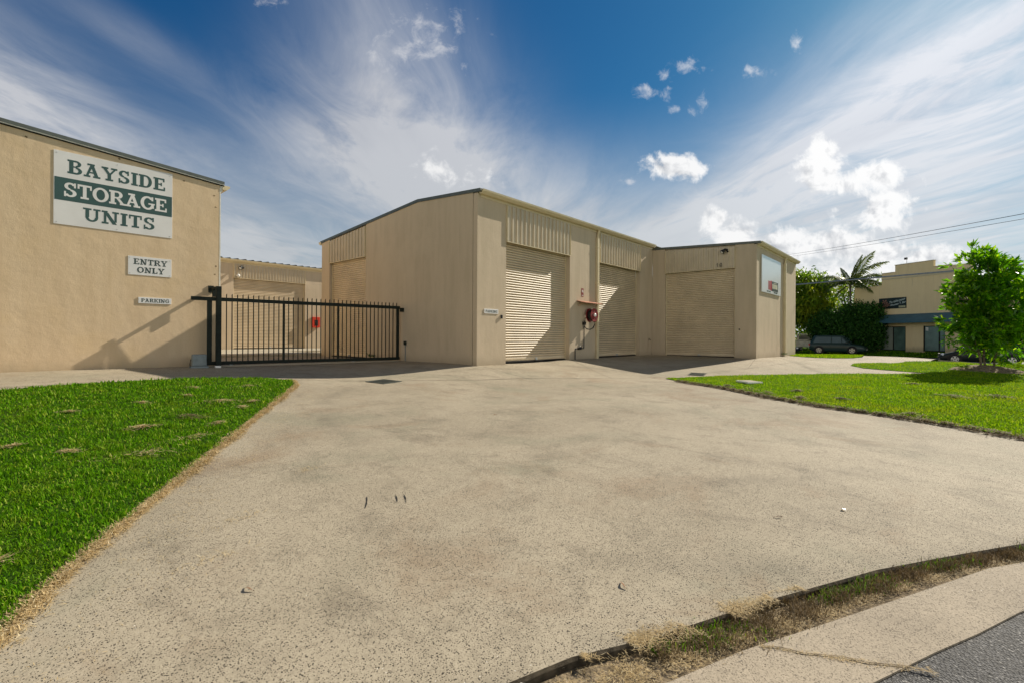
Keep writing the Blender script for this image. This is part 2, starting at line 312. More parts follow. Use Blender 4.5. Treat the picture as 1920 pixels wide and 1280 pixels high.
# ---------------------------------------------------------------- mesh helpers
def tag(o, label=None, cat=None, group=None, kind=None):
    if label: o['label'] = label
    if cat: o['category'] = cat
    if group: o['group'] = group
    if kind: o['kind'] = kind
    return o
class MB:
    def __init__(s): s.v = []; s.f = []
    def add(s, vs, fs):
        n = len(s.v); s.v += [tuple(p) for p in vs]; s.f += [tuple(i + n for i in f) for f in fs]; return s
    def box(s, x0, x1, y0, y1, z0, z1):
        return s.add([(x0, y0, z0), (x1, y0, z0), (x1, y1, z0), (x0, y1, z0), (x0, y0, z1), (x1, y0, z1), (x1, y1, z1), (x0, y1, z1)],
                     [(0, 3, 2, 1), (4, 5, 6, 7), (0, 1, 5, 4), (1, 2, 6, 5), (2, 3, 7, 6), (3, 0, 4, 7)])
    def prism(s, pts, ext):
        n = len(pts); e = Vector(ext); a = [Vector(p) for p in pts]; b = [p + e for p in a]
        return s.add(a + b, [tuple(range(n))[::-1], tuple(range(n, 2 * n))] + [(i, (i + 1) % n, n + (i + 1) % n, n + i) for i in range(n)])
    def tube(s, path, r, seg=8, cap=True):
        path = [Vector(p) for p in path]; n = len(path); rs = r if isinstance(r, (list, tuple)) else [r] * n
        vs = []; fs = []
        for i, p_ in enumerate(path):
            dv = (path[min(i + 1, n - 1)] - path[max(i - 1, 0)]).normalized()
            a = dv.cross(Vector((0, 0, 1)))
            if a.length < .05: a = dv.cross(Vector((1, 0, 0)))
            a.normalize(); b = dv.cross(a)
            for k in range(seg):
                an = 2 * math.pi * k / seg; vs.append(p_ + (a * math.cos(an) + b * math.sin(an)) * rs[i])
        for i in range(n - 1):
            for k in range(seg):
                k2 = (k + 1) % seg; fs.append((i * seg + k, i * seg + k2, (i + 1) * seg + k2, (i + 1) * seg + k))
        if cap: fs += [tuple(range(seg))[::-1], tuple((n - 1) * seg + k for k in range(seg))]
        return s.add(vs, fs)
    def lathe(s, prof, o, ax, seg=24):       # prof: (radius, distance along the axis)
        ax = Vector(ax).normalized(); o = Vector(o); a = ax.cross(Vector((0, 0, 1)))
        if a.length < .05: a = Vector((1, 0, 0))
        a.normalize(); b = ax.cross(a); n = len(prof); vs = []; fs = []
        for r, h in prof:
            for k in range(seg):
                an = 2 * math.pi * k / seg; vs.append(o + ax * h + (a * math.cos(an) + b * math.sin(an)) * r)
        for i in range(n - 1):
            for k in range(seg):
                k2 = (k + 1) % seg; fs.append((i * seg + k, i * seg + k2, (i + 1) * seg + k2, (i + 1) * seg + k))
        fs += [tuple(range(seg))[::-1], tuple((n - 1) * seg + k for k in range(seg))]
        return s.add(vs, fs)
    def strip(s, a, b):
        n = len(a); return s.add(list(a) + list(b), [(i, i + 1, n + i + 1, n + i) for i in range(n - 1)])
    def build(s, name, mat, parent=None, smooth=False, bevel=0.0, kind=None, label=None, cat=None, group=None):
        me = bpy.data.meshes.new(name); me.from_pydata([tuple(v) for v in s.v], [], s.f)
        bm = bmesh.new(); bm.from_mesh(me); bmesh.ops.recalc_face_normals(bm, faces=bm.faces); bm.to_mesh(me); bm.free()
        me.materials.append(mat)
        if smooth: me.polygons.foreach_set('use_smooth', [True] * len(me.polygons))
        o = bpy.data.objects.new(name, me); COL.objects.link(o)
        if bevel:
            b = o.modifiers.new('bevel', 'BEVEL'); b.width = bevel; b.segments = 2; b.limit_method = 'ANGLE'
        if parent is not None: o.parent = parent; o.matrix_parent_inverse = parent.matrix_basis.inverted()
        return tag(o, label, cat, group, kind)
def thing(name, loc, label, cat, group=None):
    o = bpy.data.objects.new(name, None); COL.objects.link(o); o.location = loc; o.empty_display_size = .2
    bpy.context.view_layer.update
    o.matrix_basis = Matrix.Translation(loc)
    return tag(o, label, cat, group)
def fastmesh(name, V, F4=None, F3=None, mat=None, parent=None, smooth=False, **kw):
    me = bpy.data.meshes.new(name); n4 = 0 if F4 is None else len(F4); n3 = 0 if F3 is None else len(F3)
    me.vertices.add(len(V)); me.vertices.foreach_set('co', np.asarray(V, np.float32).ravel())
    idx = np.concatenate([np.asarray(F4, np.int32).ravel() if n4 else np.zeros(0, np.int32), np.asarray(F3, np.int32).ravel() if n3 else np.zeros(0, np.int32)])
    me.loops.add(len(idx)); me.loops.foreach_set('vertex_index', idx)
    st = np.concatenate([np.arange(n4) * 4, n4 * 4 + np.arange(n3) * 3]).astype(np.int32)
    me.polygons.add(n4 + n3); me.polygons.foreach_set('loop_start', st)
    me.update(calc_edges=True); me.materials.append(mat)
    o = bpy.data.objects.new(name, me); COL.objects.link(o)
    if parent is not None: o.parent = parent; o.matrix_parent_inverse = parent.matrix_basis.inverted()
    return tag(o, kw.get('label'), kw.get('cat'), kw.get('group'), kw.get('kind'))
def inpoly(X, Y, poly):
    ins = np.zeros(len(X), bool); n = len(poly)
    for i in range(n):
        x0, y0 = poly[i]; x1, y1 = poly[(i + 1) % n]
        c = ((y0 > Y) != (y1 > Y)) & (X < (x1 - x0) * (Y - y0) / ((y1 - y0) if y1 != y0 else 1e-9) + x0)
        ins ^= c
    return ins
def sheet(name, poly, dz, mat, step, skirt=0.0, parent=None, rough=0.0, **kw):
    pts = []; n = len(poly)
    for i in range(n):
        a = Vector(poly[i]); b = Vector(poly[(i + 1) % n]); k = max(1, int((b - a).length / step))
        for j in range(k): pts.append(a.lerp(b, j / k))
    nb = len(pts); P = np.array(poly)
    gx, gy = np.meshgrid(np.arange(P[:, 0].min(), P[:, 0].max(), step), np.arange(P[:, 1].min(), P[:, 1].max(), step))
    gx = gx.ravel() + .31 * step; gy = gy.ravel() + .17 * step
    bx = np.array([p_.x for p_ in pts]); by = np.array([p_.y for p_ in pts])
    k = inpoly(gx, gy, poly); gx, gy = gx[k], gy[k]
    dm = np.array([np.min((bx - x) ** 2 + (by - y) ** 2) for x, y in zip(gx, gy)]) if len(gx) else np.zeros(0)
    k = dm > (.35 * step) ** 2; gx, gy = gx[k], gy[k]
    allp = pts + [Vector((x, y)) for x, y in zip(gx, gy)]
    r = delaunay_2d_cdt(allp, [], [list(range(nb))], 1, 1e-5)
    vc = r[0]; X = np.array([v.x for v in vc]); Y = np.array([v.y for v in vc]); Z = tz(X, Y) + dz
    if rough: rng = np.random.default_rng(3); Z = Z + rng.uniform(0, rough, len(Z))
    mb = MB(); mb.add(list(zip(X, Y, Z)), [tuple(f) for f in r[2]])
    if skirt:
        bz = tz(bx, by) + dz
        n = nb; top = list(zip(bx, by, bz)); bot = list(zip(bx, by, bz - skirt))
        mb.add(top + bot, [(i, (i + 1) % n, n + (i + 1) % n, n + i) for i in range(n)])
    me = bpy.data.meshes.new(name); me.from_pydata(mb.v, [], mb.f); me.materials.append(mat)
    me.polygons.foreach_set('use_smooth', [not skirt] * len(me.polygons))
    o = bpy.data.objects.new(name, me); COL.objects.link(o)
    if parent is not None: o.parent = parent
    return tag(o, kw.get('label'), kw.get('cat'), kw.get('group'), kw.get('kind', 'structure'))
# ================================================================ SETTING
KERB = [(-3.2, 3.95), (-1.2, 2.82), (.4, 1.98), (1.27, 1.54), (1.58, 1.41), (1.9, 1.30), (2.29, 1.08), (3.02, .75), (3.89, .31), (4.52, -.08), (5.06, -.43), (5.83, -1.0), (7.2, -2.1), (8.6, -3.3), (10.5, -5.2)]
GUT = [(-3.35, 3.65), (-1.35, 2.5), (.5, 1.6), (1.59, 1.17), (2.05, .89), (2.49, .71), (3.03, .44), (3.6, .16), (4.4, -.23), (4.64, -.39), (5.41, -.93), (6.95, -2.15), (8.4, -3.4), (10.3, -5.35)]
ASP = [(-3.8, 3.0), (-1.8, 1.95), (.9, 1.0), (2.29, .37), (2.59, .24), (3.08, .02), (3.41, -.14), (3.82, -.32), (4.72, -.81), (6.6, -2.3), (8.0, -3.7), (9.9, -5.7)]
LAWNL = [(-1.6, 3.35), (-.62, 2.55), (-.28, 2.80), (0, 3.3), (.11, 3.42), (.28, 3.73), (.65, 4.35), (1.21, 5.17), (2.06, 6.47), (3.22, 8.17), (4.36, 9.86), (4.84, 10.6), (5.08, 11.34), (4.69, 11.86), (3.61, 11.98), (2.66, 12.05), (1.43, 12.14), (.39, 12.01), (-.73, 11.98), (-9, 11.9), (-12, 9.5)]
LAWNR = [(14.41, 6.44), (15.2, 6.08), (16.31, 5.43), (17.64, 4.18), (19.42, 2.8), (20.96, 1.2), (21.95, .32), (22.03, 1.26), (22.2, 2.19), (22.91, 2.69), (24.2, 2.72), (25.6, 2.3), (29.04, 1.26), (29.7, .4), (30.5, -.6), (31, -3.2), (24, -9), (10, -6.0), (8.7, -3.1), (9.17, -1.78), (9.83, -.84), (10.41, .06), (10.74, .76), (11.07, 1.6), (11.76, 2.79), (13.06, 4.35), (13.8, 5.6)]
# base terrain out to the horizon
xs = np.unique(np.concatenate([np.linspace(-700, -40, 12), np.linspace(-40, 90, 131), np.linspace(90, 900, 14)]))
ys = np.unique(np.concatenate([np.linspace(-700, -40, 12), np.linspace(-40, 70, 111), np.linspace(70, 900, 14)]))
gx, gy = np.meshgrid(xs, ys); rr = np.hypot(gx - 1, gy)
ga = tz(gx, gy) - .035 - .16 * np.clip((16 - rr) / 3, 0, 1) - .10 * np.clip((34 - np.hypot(gx - 14, gy - 8)) / 6, 0, 1)
nx, ny = len(xs), len(ys); ii = np.arange(nx * ny).reshape(ny, nx)
F4 = np.stack([ii[:-1, :-1], ii[:-1, 1:], ii[1:, 1:], ii[1:, :-1]], -1).reshape(-1, 4)
fastmesh('ground', np.stack([gx, gy, ga], -1).reshape(-1, 3), F4, None, M['lawnbase'], kind='structure')
conc = KERB + [(12, -5), (20, -3), (24.5, -1.5), (29.0, .30), (30.5, .44), (36, .2), (38.4, .2), (38.4, 3.6), (36, 3.5), (30.6, 3.1), (29.26, 3.33), (28.2, 3.9), (27.5, 4.62), (27.6, 5.2), (28.2, 5.75), (28.9, 6.3), (28.9, 34), (-12, 34), (-12, 11.7), (-9, 11), (-4.6, 4.6)]
sheet('driveway', conc, 0.0, M['conc'], .45)
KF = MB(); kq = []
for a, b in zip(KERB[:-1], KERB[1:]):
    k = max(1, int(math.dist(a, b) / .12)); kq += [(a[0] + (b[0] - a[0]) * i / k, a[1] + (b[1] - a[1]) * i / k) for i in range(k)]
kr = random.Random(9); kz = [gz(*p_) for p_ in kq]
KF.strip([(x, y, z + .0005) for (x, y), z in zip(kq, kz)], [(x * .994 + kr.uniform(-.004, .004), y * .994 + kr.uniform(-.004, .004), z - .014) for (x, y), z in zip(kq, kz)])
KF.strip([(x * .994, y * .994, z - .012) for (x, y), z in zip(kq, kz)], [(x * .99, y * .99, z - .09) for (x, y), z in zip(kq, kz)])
KF.build('slab_edge', plain('slab_edge_brown', (.085, .07, .05), .95, 0, .5, 20, .2, .01), kind='structure')  # dark brown face below the slab's front lip
def ribbon(name, a, b, dz, mat, **kw):
    return sheet(name, a + b[::-1], dz, mat, .3, **kw)
GUT = [(x * 1.016, y * 1.016) for x, y in GUT]; ASP = [(x * 1.02, y * 1.02) for x, y in ASP]
ribbon('kerb_joint', KERB, GUT, -.045, M['soil'])
ribbon('gutter', GUT, ASP, -.022, M['gutter'], skirt=.03)
sheet('road', ASP + [(12, -12), (4, -14), (-12, -8), (-12, 2.5), (-5.2, 3.6)], -.032, M['asphalt'], .6)
sheet('street', [(38.2, -60), (52.0, -60), (52.0, 60), (38.2, 60)], .012, M['road'], 2.0)
sheet('footpath', [(37.6, -60), (38.2, -60), (38.2, 60), (37.6, 60)], .07, M['ledge'], 1.5, .1)
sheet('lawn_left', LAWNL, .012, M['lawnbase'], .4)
sheet('lawn_right', LAWNR, .012, M['lawnbaseR'], .5)
# tooled joints in the slab
J = MB()
def joint(pts, w=.012):
    q = []
    for a, b in zip(pts[:-1], pts[1:]):
        k = max(1, int(math.dist(a, b) / .35)); q += [(a[0] + (b[0] - a[0]) * i / k, a[1] + (b[1] - a[1]) * i / k) for i in range(k)]
    q.append(pts[-1]); L = []; Rr = []
    for i, p_ in enumerate(q):
        a = q[max(i - 1, 0)]; b = q[min(i + 1, len(q) - 1)]; dx, dy = b[0] - a[0], b[1] - a[1]; l = math.hypot(dx, dy)
        ox, oy = -dy / l * w / 2, dx / l * w / 2
        L.append((p_[0] + ox, p_[1] + oy, gz(p_[0] + ox, p_[1] + oy) + .008)); Rr.append((p_[0] - ox, p_[1] - oy, gz(p_[0] - ox, p_[1] - oy) + .008))
    J.strip(L, Rr)
joint([(-8, 13.9), (5.45, 11.46), (6.84, 10.62), (8.99, 9.15), (10.55, 8.55), (12.5, 7.7), (14.4, 6.75)], .022)
joint([(14.4, 6.75), (18, 5.75), (22.8, 4.4), (27.3, 4.1)], .014)
joint([(10.57, 10.5), (10.33, 8.31)]); joint([(15.5, 10.7), (13.0, 7.5)]); joint([(5.0, 15.4), (6.3, 10.9)]); joint([(22.5, 6.0), (19.3, 5.4)])
J.build('joint', plain('joint_dirt', (.075, .06, .042), .95), kind='structure')
J = MB()
for a, b in (((2.62, .66), (2.95, .03)),):
    L = [(a[0] + (b[0] - a[0]) * i / 8 + .012 * math.sin(i * 2.1), a[1] + (b[1] - a[1]) * i / 8) for i in range(9)]
    J.strip([(x - .004, y, gz(x, y) - .017) for x, y in L], [(x + .005, y + .002, gz(x, y) - .017) for x, y in L])
J.build('gutter_joint', M['soil'], kind='structure')
# thin grass verge between the apron and the street
VERGE = [(28.9, 6.3), (28.3, 5.75), (27.7, 5.2), (27.6, 4.62), (28.3, 3.9), (29.3, 3.37), (30.6, 3.14), (36, 3.55), (37.6, 3.65), (37.6, 16), (30, 16), (30, 6.2)]
sheet('verge', VERGE, .012, M['lawnbaseR'], .6)
VERGE2 = [(52.2, -24), (66, -24), (66, 40), (52.2, 40)]
sheet('far_verge', VERGE2, .02, M['lawnbase'], 1.5)
# ================================================================ BUILDINGS
PITCH = .084
def roller(parent, axis, a0, a1, z0, z1, plane, out, label=None):
    """ribbed curtain between a0 and a1 at the given plane; out = +-1 is the outward normal sign"""
    n = int((z1 - z0 - .16) / PITCH); r = root = MB(); prof = [(z0 + .02, 0), (z0 + .03, .012), (z0 + .13, .012), (z0 + .15, 0)]
    zz = z0 + .16
    while zz < z1:
        for ph, o_ in ((0, -.034), (.07, -.002), (.16, .014), (.30, .020), (.58, .020), (.72, .014), (.84, .0), (.92, -.034)):
            prof.append((zz + ph * PITCH, o_))
        zz += PITCH
    def P(a, z, o): return (a, plane + out * o, z) if axis == 'X' else (plane + out * o, a, z)
    door = MB(); door.strip([P(a0, z, o) for z, o in prof], [P(a1, z, o) for z, o in prof])
    D = door.build('roller_door', M['roller'], parent, smooth=True)
    if label: D['label'] = label
    g = MB()
    def bx(mb, u0, u1, o0, o1, za, zb):
        c = sorted((plane + out * o0, plane + out * o1))
        if axis == 'X': mb.box(u0, u1, c[0], c[1], za, zb)
        else: mb.box(c[0], c[1], u0, u1, za, zb)
    lo, hi = min(a0, a1), max(a0, a1)
    bx(g, lo - .001, lo + .045, .020, .036, z0, z1); g.build('guide_rail', M['trim'], D)
    g = MB(); bx(g, hi - .045, hi + .001, .020, .036, z0, z1); g.build('guide_rail', M['trim'], D)
    g = MB(); bx(g, lo, hi, -.02, .03, z0 - .02, z0 + .018); g.build('bottom_rail', M['dark'], D)
    g = MB(); mid = lo + (hi - lo) * .5; bx(g, mid - .05, mid + .05, .013, .05, z0 + .02, z0 + .10); bx(g, mid - .02, mid + .02, .05, .075, z0 + .04, z0 + .06)
    g.build('handle', M['steel'], D, bevel=.004)
    return D
def cladding(parent, axis, a0, a1, z0, ztop, plane, out, pitch=.2):
    """vertical ribbed sheet; ztop is a function of the coordinate"""
    n = int(round((a1 - a0) / pitch)); pitch = (a1 - a0) / n; prof = []
    for i in range(n):
        b = a0 + i * pitch
        prof += [(b, .0), (b + pitch * .04, .038), (b + pitch * .28, .038), (b + pitch * .32, 0), (b + pitch * .62, 0), (b + pitch * .64, .004), (b + pitch * .68, .004), (b + pitch * .70, 0)]
    prof.append((a1, 0))
    def P(a, z, o): return (a, plane + out * (o + .02), z) if axis == 'X' else (plane + out * (o + .02), a, z)
    m_ = MB(); m_.strip([P(a, z0, o) for a, o in prof], [P(a, ztop(a), o) for a, o in prof])
    c_ = m_.build('cladding', M['clad'], parent)
    k = MB()
    def bx(mb, u0, u1, o0, o1, za, zb):
        c = sorted((plane + out * o0, plane + out * o1))
        (mb.box(u0, u1, c[0], c[1], za, zb) if axis == 'X' else mb.box(c[0], c[1], u0, u1, za, zb))
    bx(k, a0, a1, -.01, .058, z0 - .022, z0 - .002)
    bx(k, a0 - .018, a0, -.01, .055, z0 - .02, ztop(a0) - .01); bx(k, a1, a1 + .018, -.01, .055, z0 - .02, ztop(a1) - .01)
    k.build('edge_flashing', M['trim'], c_)
    return c_
def gutter(parent, axis, a0, a1, edge, out, ztop, name='gutter', size=.20):
    """quad gutter hung on a fascia; cross-section in (offset, z)"""
    sec = [(0, ztop - .13), (size * .55, ztop - .13), (size * .95, ztop - .055), (size, ztop), (size - .014, ztop), (size * .9, ztop - .05), (size * .52, ztop - .116), (.014, ztop - .116), (.014, ztop - .01), (0, ztop - .01)]
    def P(a, z, o): return (a, edge + out * o, z) if axis == 'X' else (edge + out * o, a, z)
    m_ = MB(); m_.prism([P(a0, z, o) for o, z in sec], (a1 - a0, 0, 0) if axis == 'X' else (0, a1 - a0, 0))
    g = m_.build(name, M['trim'], parent)
    full = [sec[0], sec[1], sec[2], sec[3], (0, ztop)]
    for a in (a0 - .004, a1 + .001): MB().prism([P(a, z, o) for o, z in full], (.003, 0, 0) if axis == 'X' else (0, .003, 0)).build('stop_end', M['trim'], g)
    return g
M['roller'].node_tree.nodes  # curtain sheet is slightly buckled
# ---------- centre building
YD = 10.77; XL = 10.49; XI = 22.56
def rakeA(y):
    return np.interp(y, [10.6, 13.74, 20.7], [5.345, 5.565, 4.965])
B = thing('storage_building', (XL, YD, 0), 'middle beige storage shed with two roller doors and a blank gable wall beside the gate', 'building')
w = MB()
w.box(XL + .12, 11.82, YD, YD + .2, -.5, 5.24); w.box(15.47, 17.62, YD, YD + .2, -.5, 5.24); w.box(21.25, XI, YD, YD + .2, -.5, 5.24)
w.box(11.82, 15.47, YD + .05, YD + .15, 4.06, 5.24); w.box(17.62, 21.25, YD + .05, YD + .15, 4.06, 5.24)
def polyYZ(ys_, x, top): return [(x, ys_[0], -.5)] + [(x, y, float(top(y))) for y in ys_] + [(x, ys_[-1], -.5)]
w.prism(polyYZ([10.97, 12, 13.74, 15, 17.06], XL, rakeA), (.2, 0, 0))
w.prism(polyYZ([19.94, 20.62], XL, rakeA), (.2, 0, 0))
w.prism([(XL + .06, 17.07, 4.06), (XL + .06, 19.93, 4.06), (XL + .06, 19.93, float(rakeA(19.93))), (XL + .06, 17.07, float(rakeA(17.07)))], (.1, 0, 0))
w.box(XL + .2, XI + 8, 20.42, 20.62, -.5, 4.9)
w.build('wall', M['wall'], B)
c_ = MB(); c_.box(XL - .004, XL + .12, YD - .004, YD + .18, -.5, 5.34); c_.build('corner_trim', M['wall'], B, bevel=.006)
c_ = MB(); c_.box(XL + .012, XL + .1, YD + .18, 10.97, -.5, 5.35); c_.build('wall_joint', M['dark'], B)
# jamb reveals
c_ = MB()
for x0, x1 in ((11.82, 15.47), (17.62, 21.25)):
    MB().box(x0, x1, YD + .24, YD + .28, -.2, 5.2).build('door_backing', M['dark'], B)
roller(B, 'X', 11.825, 15.465, .06, 4.06, YD + .21, -1, 'nearer roller door of the shed, half in sunlight')
roller(B, 'X', 17.625, 21.245, .07, 4.06, YD + .21, -1, 'farther roller door of the shed, mostly in shade')
cladding(B, 'X', 11.84, 15.45, 4.03, lambda a: 5.22, YD + .005, -1, .225)
cladding(B, 'X', 17.64, 21.23, 4.03, lambda a: 5.22, YD + .005, -1, .225)
roller(B, 'Y', 17.08, 19.92, .03, 4.05, XL + .15, -1, 'roller door behind the gate')
c_ = MB(); c_.box(XL + .19, XL + .22, 17.06, 19.94, -.2, 4.9); c_.build('door_backing', M['dark'], B)
cladding(B, 'Y', 17.09, 19.9, 4.03, lambda a: float(rakeA(a)) - .06, XL + .005, -1, .225)
f_ = MB(); f_.box(XL + .13, XI - .003, YD - .022, YD, 5.225, 5.33); F_ = f_.build('fascia', M['trim'], B)
gutter(B, 'X', XL + .05, XI - .01, YD - .022, -1, 5.43)
r_ = MB()
for (y0, y1) in ((10.6, 13.74), (13.74, 20.75)):
    r_.prism([(XL - .02, y0, float(rakeA(y0)) + .04), (XL - .02, y1, float(rakeA(y1)) + .04), (XL - .02, y1, float(rakeA(y1)) + .06), (XL - .02, y0, float(rakeA(y0)) + .06)], (19.3, 0, 0))
RO = r_.build('roof', M['roof'], B)
r_ = MB()
for (y0, y1) in ((10.63, 13.74), (13.742, 20.72)):
    r_.prism([(XL - .035, y0, float(rakeA(y0)) + .0), (XL - .035, y1, float(rakeA(y1)) + .0), (XL - .035, y1, float(rakeA(y1)) + .10), (XL - .035, y0, float(rakeA(y0)) + .10)], (.12, 0, 0))
r_.build('barge_cap', M['cap'], RO)
gutter(B, 'X', XL - .05, XL + 12, 20.62, 1, 5.03)
dp = MB(); dp.box(17.33, 17.47, YD - .10, YD - .003, .02, 5.0); dp.tube([(17.40, YD - .05, 4.98), (17.40, YD - .07, 5.13), (17.40, YD - .12, 5.30)], .055, 10)
dp.build('downpipe', M['trim'], B, bevel=.012)
for z in (1.2, 3.1, 4.6): MB().box(17.29, 17.51, YD - .106, YD - .002, z, z + .03).build('pipe_bracket', M['trim'], B)
# ---------- right building
B2 = thing('storage_building', (XI, 6, 0), 'far beige storage shed with one shaded roller door and a glossy sign', 'building')
def rakeC(y): return np.interp(y, [5.8, 10.9], [4.945, 5.195])
w = MB()
w.prism(polyYZ([6.1, 6.87], XI, rakeC), (.2, 0, 0)); w.prism(polyYZ([10.10, 10.765], XI, rakeC), (.2, 0, 0))
w.prism([(XI + .06, 6.88, 4.02), (XI + .06, 10.09, 4.02), (XI + .06, 10.09, float(rakeC(10.09))), (XI + .06, 6.88, float(rakeC(6.88)))], (.1, 0, 0))
w.box(XI + .12, 26.02, 6.0, 6.2, -.5, 4.86); w.box(26.035, 29.96, 6.0, 6.2, -.5, 4.86); w.box(29.76, 29.96, 6.2, 20.4, -.5, 4.86)
w.build('wall', M['wall'], B2)
c_ = MB(); c_.box(XI - .004, XI + .12, 5.996, 6.1, -.5, 4.93); c_.build('corner_trim', M['wall'], B2, bevel=.006)
c_ = MB(); c_.box(XI + .19, XI + .22, 6.88, 10.1, -.2, 4.9); c_.build('door_backing', M['dark'], B2)
roller(B2, 'Y', 6.885, 10.085, .05, 4.02, XI + .12, -1)
cladding(B2, 'Y', 6.89, 10.08, 4.0, lambda a: float(rakeC(a)) - .07, XI + .005, -1, .225)
r_ = MB(); r_.prism([(XI - .02, 5.82, float(rakeC(5.82)) + .04), (XI - .02, 10.9, float(rakeC(10.9)) + .04), (XI - .02, 10.9, float(rakeC(10.9)) + .06), (XI - .02, 5.82, float(rakeC(5.82)) + .06)], (7.6, 0, 0))
RO = r_.build('roof', M['roof'], B2)
r_ = MB(); r_.prism([(XI - .035, 5.84, float(rakeC(5.84))), (XI - .035, 10.60, float(rakeC(10.6))), (XI - .035, 10.60, float(rakeC(10.6)) + .10), (XI - .035, 5.84, float(rakeC(5.84)) + .10)], (.12, 0, 0)); r_.build('barge_cap', M['cap'], RO)
f_ = MB(); f_.box(XI + .13, 29.96, 5.978, 6.0, 4.84, 4.95); f_.build('fascia', M['trim'], B2)
gutter(B2, 'X', XI + .05, 30.02, 5.978, -1, 5.04)
dp = MB(); dp.box(27.22, 27.36, 5.88, 5.997, .0, 4.62); dp.tube([(27.29, 5.94, 4.6), (27.29, 5.92, 4.76), (27.29, 5.87, 4.92)], .055, 10); dp.build('downpipe', M['trim'], B2, bevel=.012)
# ---------- left building
YL = 15.91
def rakeL(x): return np.interp(x, [-9, -5.5, 5.1], [5.82, 6.09, 5.27])
B3 = thing('storage_building', (4.95, YL, 0), 'left tan rendered storage shed wall carrying three white signs', 'building')
w = MB(); w.prism([(-9, YL, -.5)] + [(x, YL, float(rakeL(x))) for x in (-9, -5.5, 0, 4.95)] + [(4.95, YL, -.5)], (0, .2, 0))
w.box(4.75, 4.95, YL + .2, 30, -.5, 5.2); w.box(-9, -8.8, YL + .2, 30, -.5, 5.7)
w.build('wall', M['wall_warm'], B3)
c_ = MB(); c_.box(4.945, 4.975, YL - .004, YL + .05, 2.3, 5.2); c_.build('lit_edge_strip', M['whitecap'], B3)  # pale strip painted in for the sunlit edge of the wall corner
r_ = MB()
for x0, x1 in ((-9.1, -5.5), (-5.5, 5.06)):
    r_.prism([(x0, YL - .04, float(rakeL(x0)) + .06), (x1, YL - .04, float(rakeL(x1)) + .06), (x1, YL - .04, float(rakeL(x1)) + .08), (x0, YL - .04, float(rakeL(x0)) + .08)], (0, 14, 0))
RO = r_.build('roof', M['roof'], B3)
r_ = MB(); r2 = MB(); r3 = MB()
for x0, x1 in ((-9.1, -5.5), (-5.502, 5.06)):
    q = lambda z0, z1, yy: [(x0, yy, float(rakeL(x0)) + z0), (x1, yy, float(rakeL(x1)) + z0), (x1, yy, float(rakeL(x1)) + z1), (x0, yy, float(rakeL(x0)) + z1)]
    r_.prism(q(.045, .13, YL - .052), (0, .12, 0)); r2.prism(q(.022, .044, YL - .045), (0, .1, 0)); r3.prism(q(-.004, .0215, YL - .034), (0, .03, 0))
r_.build('barge_cap', M['cap'], RO); r2.build('white_lip', M['whitecap'], RO); r3.build('shadow_gap', M['dark'], RO)
gutter(B3, 'Y', YL - .02, 29.9, 5.02, 1, 5.30)
c_ = MB(); c_.box(4.96, 5.02, YL + .0, 29.9, 5.1, 5.28); c_.build('fascia', M['whitecap'], B3)
dk_ = MB(); rng = random.Random(4)
for (x, z) in ((.92, 5.46), (2.62, 5.42), (4.80, 4.95), (4.84, 4.62), (4.86, 2.9), (4.83, 2.66), (4.05, 5.2)):
    pts = [(x + .035 * rng.uniform(.5, 1) * math.cos(a), YL - .002, z + .03 * rng.uniform(.5, 1) * math.sin(a)) for a in np.linspace(0, 5.6, 9)]
    MB().prism(pts, (0, .004, 0)).build('lifting_point', MATS.get('render_scar') or plain('render_scar', (.22, .16, .09), .95), B3)
# ---------- back building seen through the gate
B4 = thing('storage_building', (9.7, 29, 0), 'rear storage shed behind the gate with a closed roller door and ribbed roof edge', 'building')
w = MB(); w.box(1, 9.72, 29, 29.2, -.5, 4.9); w.box(13.7, 25, 29, 29.2, -.5, 4.9); w.box(9.72, 13.7, 29.06, 29.2, 4.05, 4.9); w.box(1, 25, 36, 36.2, -.5, 4.9)
w.build('wall', M['wall'], B4)
c_ = MB(); c_.box(9.72, 13.7, 29.19, 29.24, -.2, 4.9); c_.build('door_backing', M['dark'], B4)
roller(B4, 'X', 9.73, 13.69, .14, 4.05, 29.14, -1)
cladding(B4, 'X', 9.74, 13.68, 4.03, lambda a: 4.80, 29.005, -1, .16)
f_ = MB(); f_.box(1, 25, 28.975, 29, 4.80, 4.92); f_.build('fascia', M['trim'], B4)
gutter(B4, 'X', 1, 25, 28.975, -1, 5.01)
r_ = MB(); prof = []
x = 1.0
while x < 25: prof += [(x, .0), (x + .05, .05), (x + .10, .05), (x + .15, 0), (x + .38, 0)]; x += .4
r_.strip([(a, 28.85, 5.03 + h) for a, h in prof], [(a, 36.2, 5.55 + h) for a, h in prof]); r_.build('roof', M['cap'], B4)
lg = MB(); lg.box(-2, 10.6, 20.75, 28.995, -.3, .13); lg.build('yard_slab', M['ledge'], bevel=.01, kind='structure')
lg = MB(); lg.box(10.602, 20, 24.6, 28.995, -.3, .125); lg.build('yard_slab', M['ledge'], kind='structure')
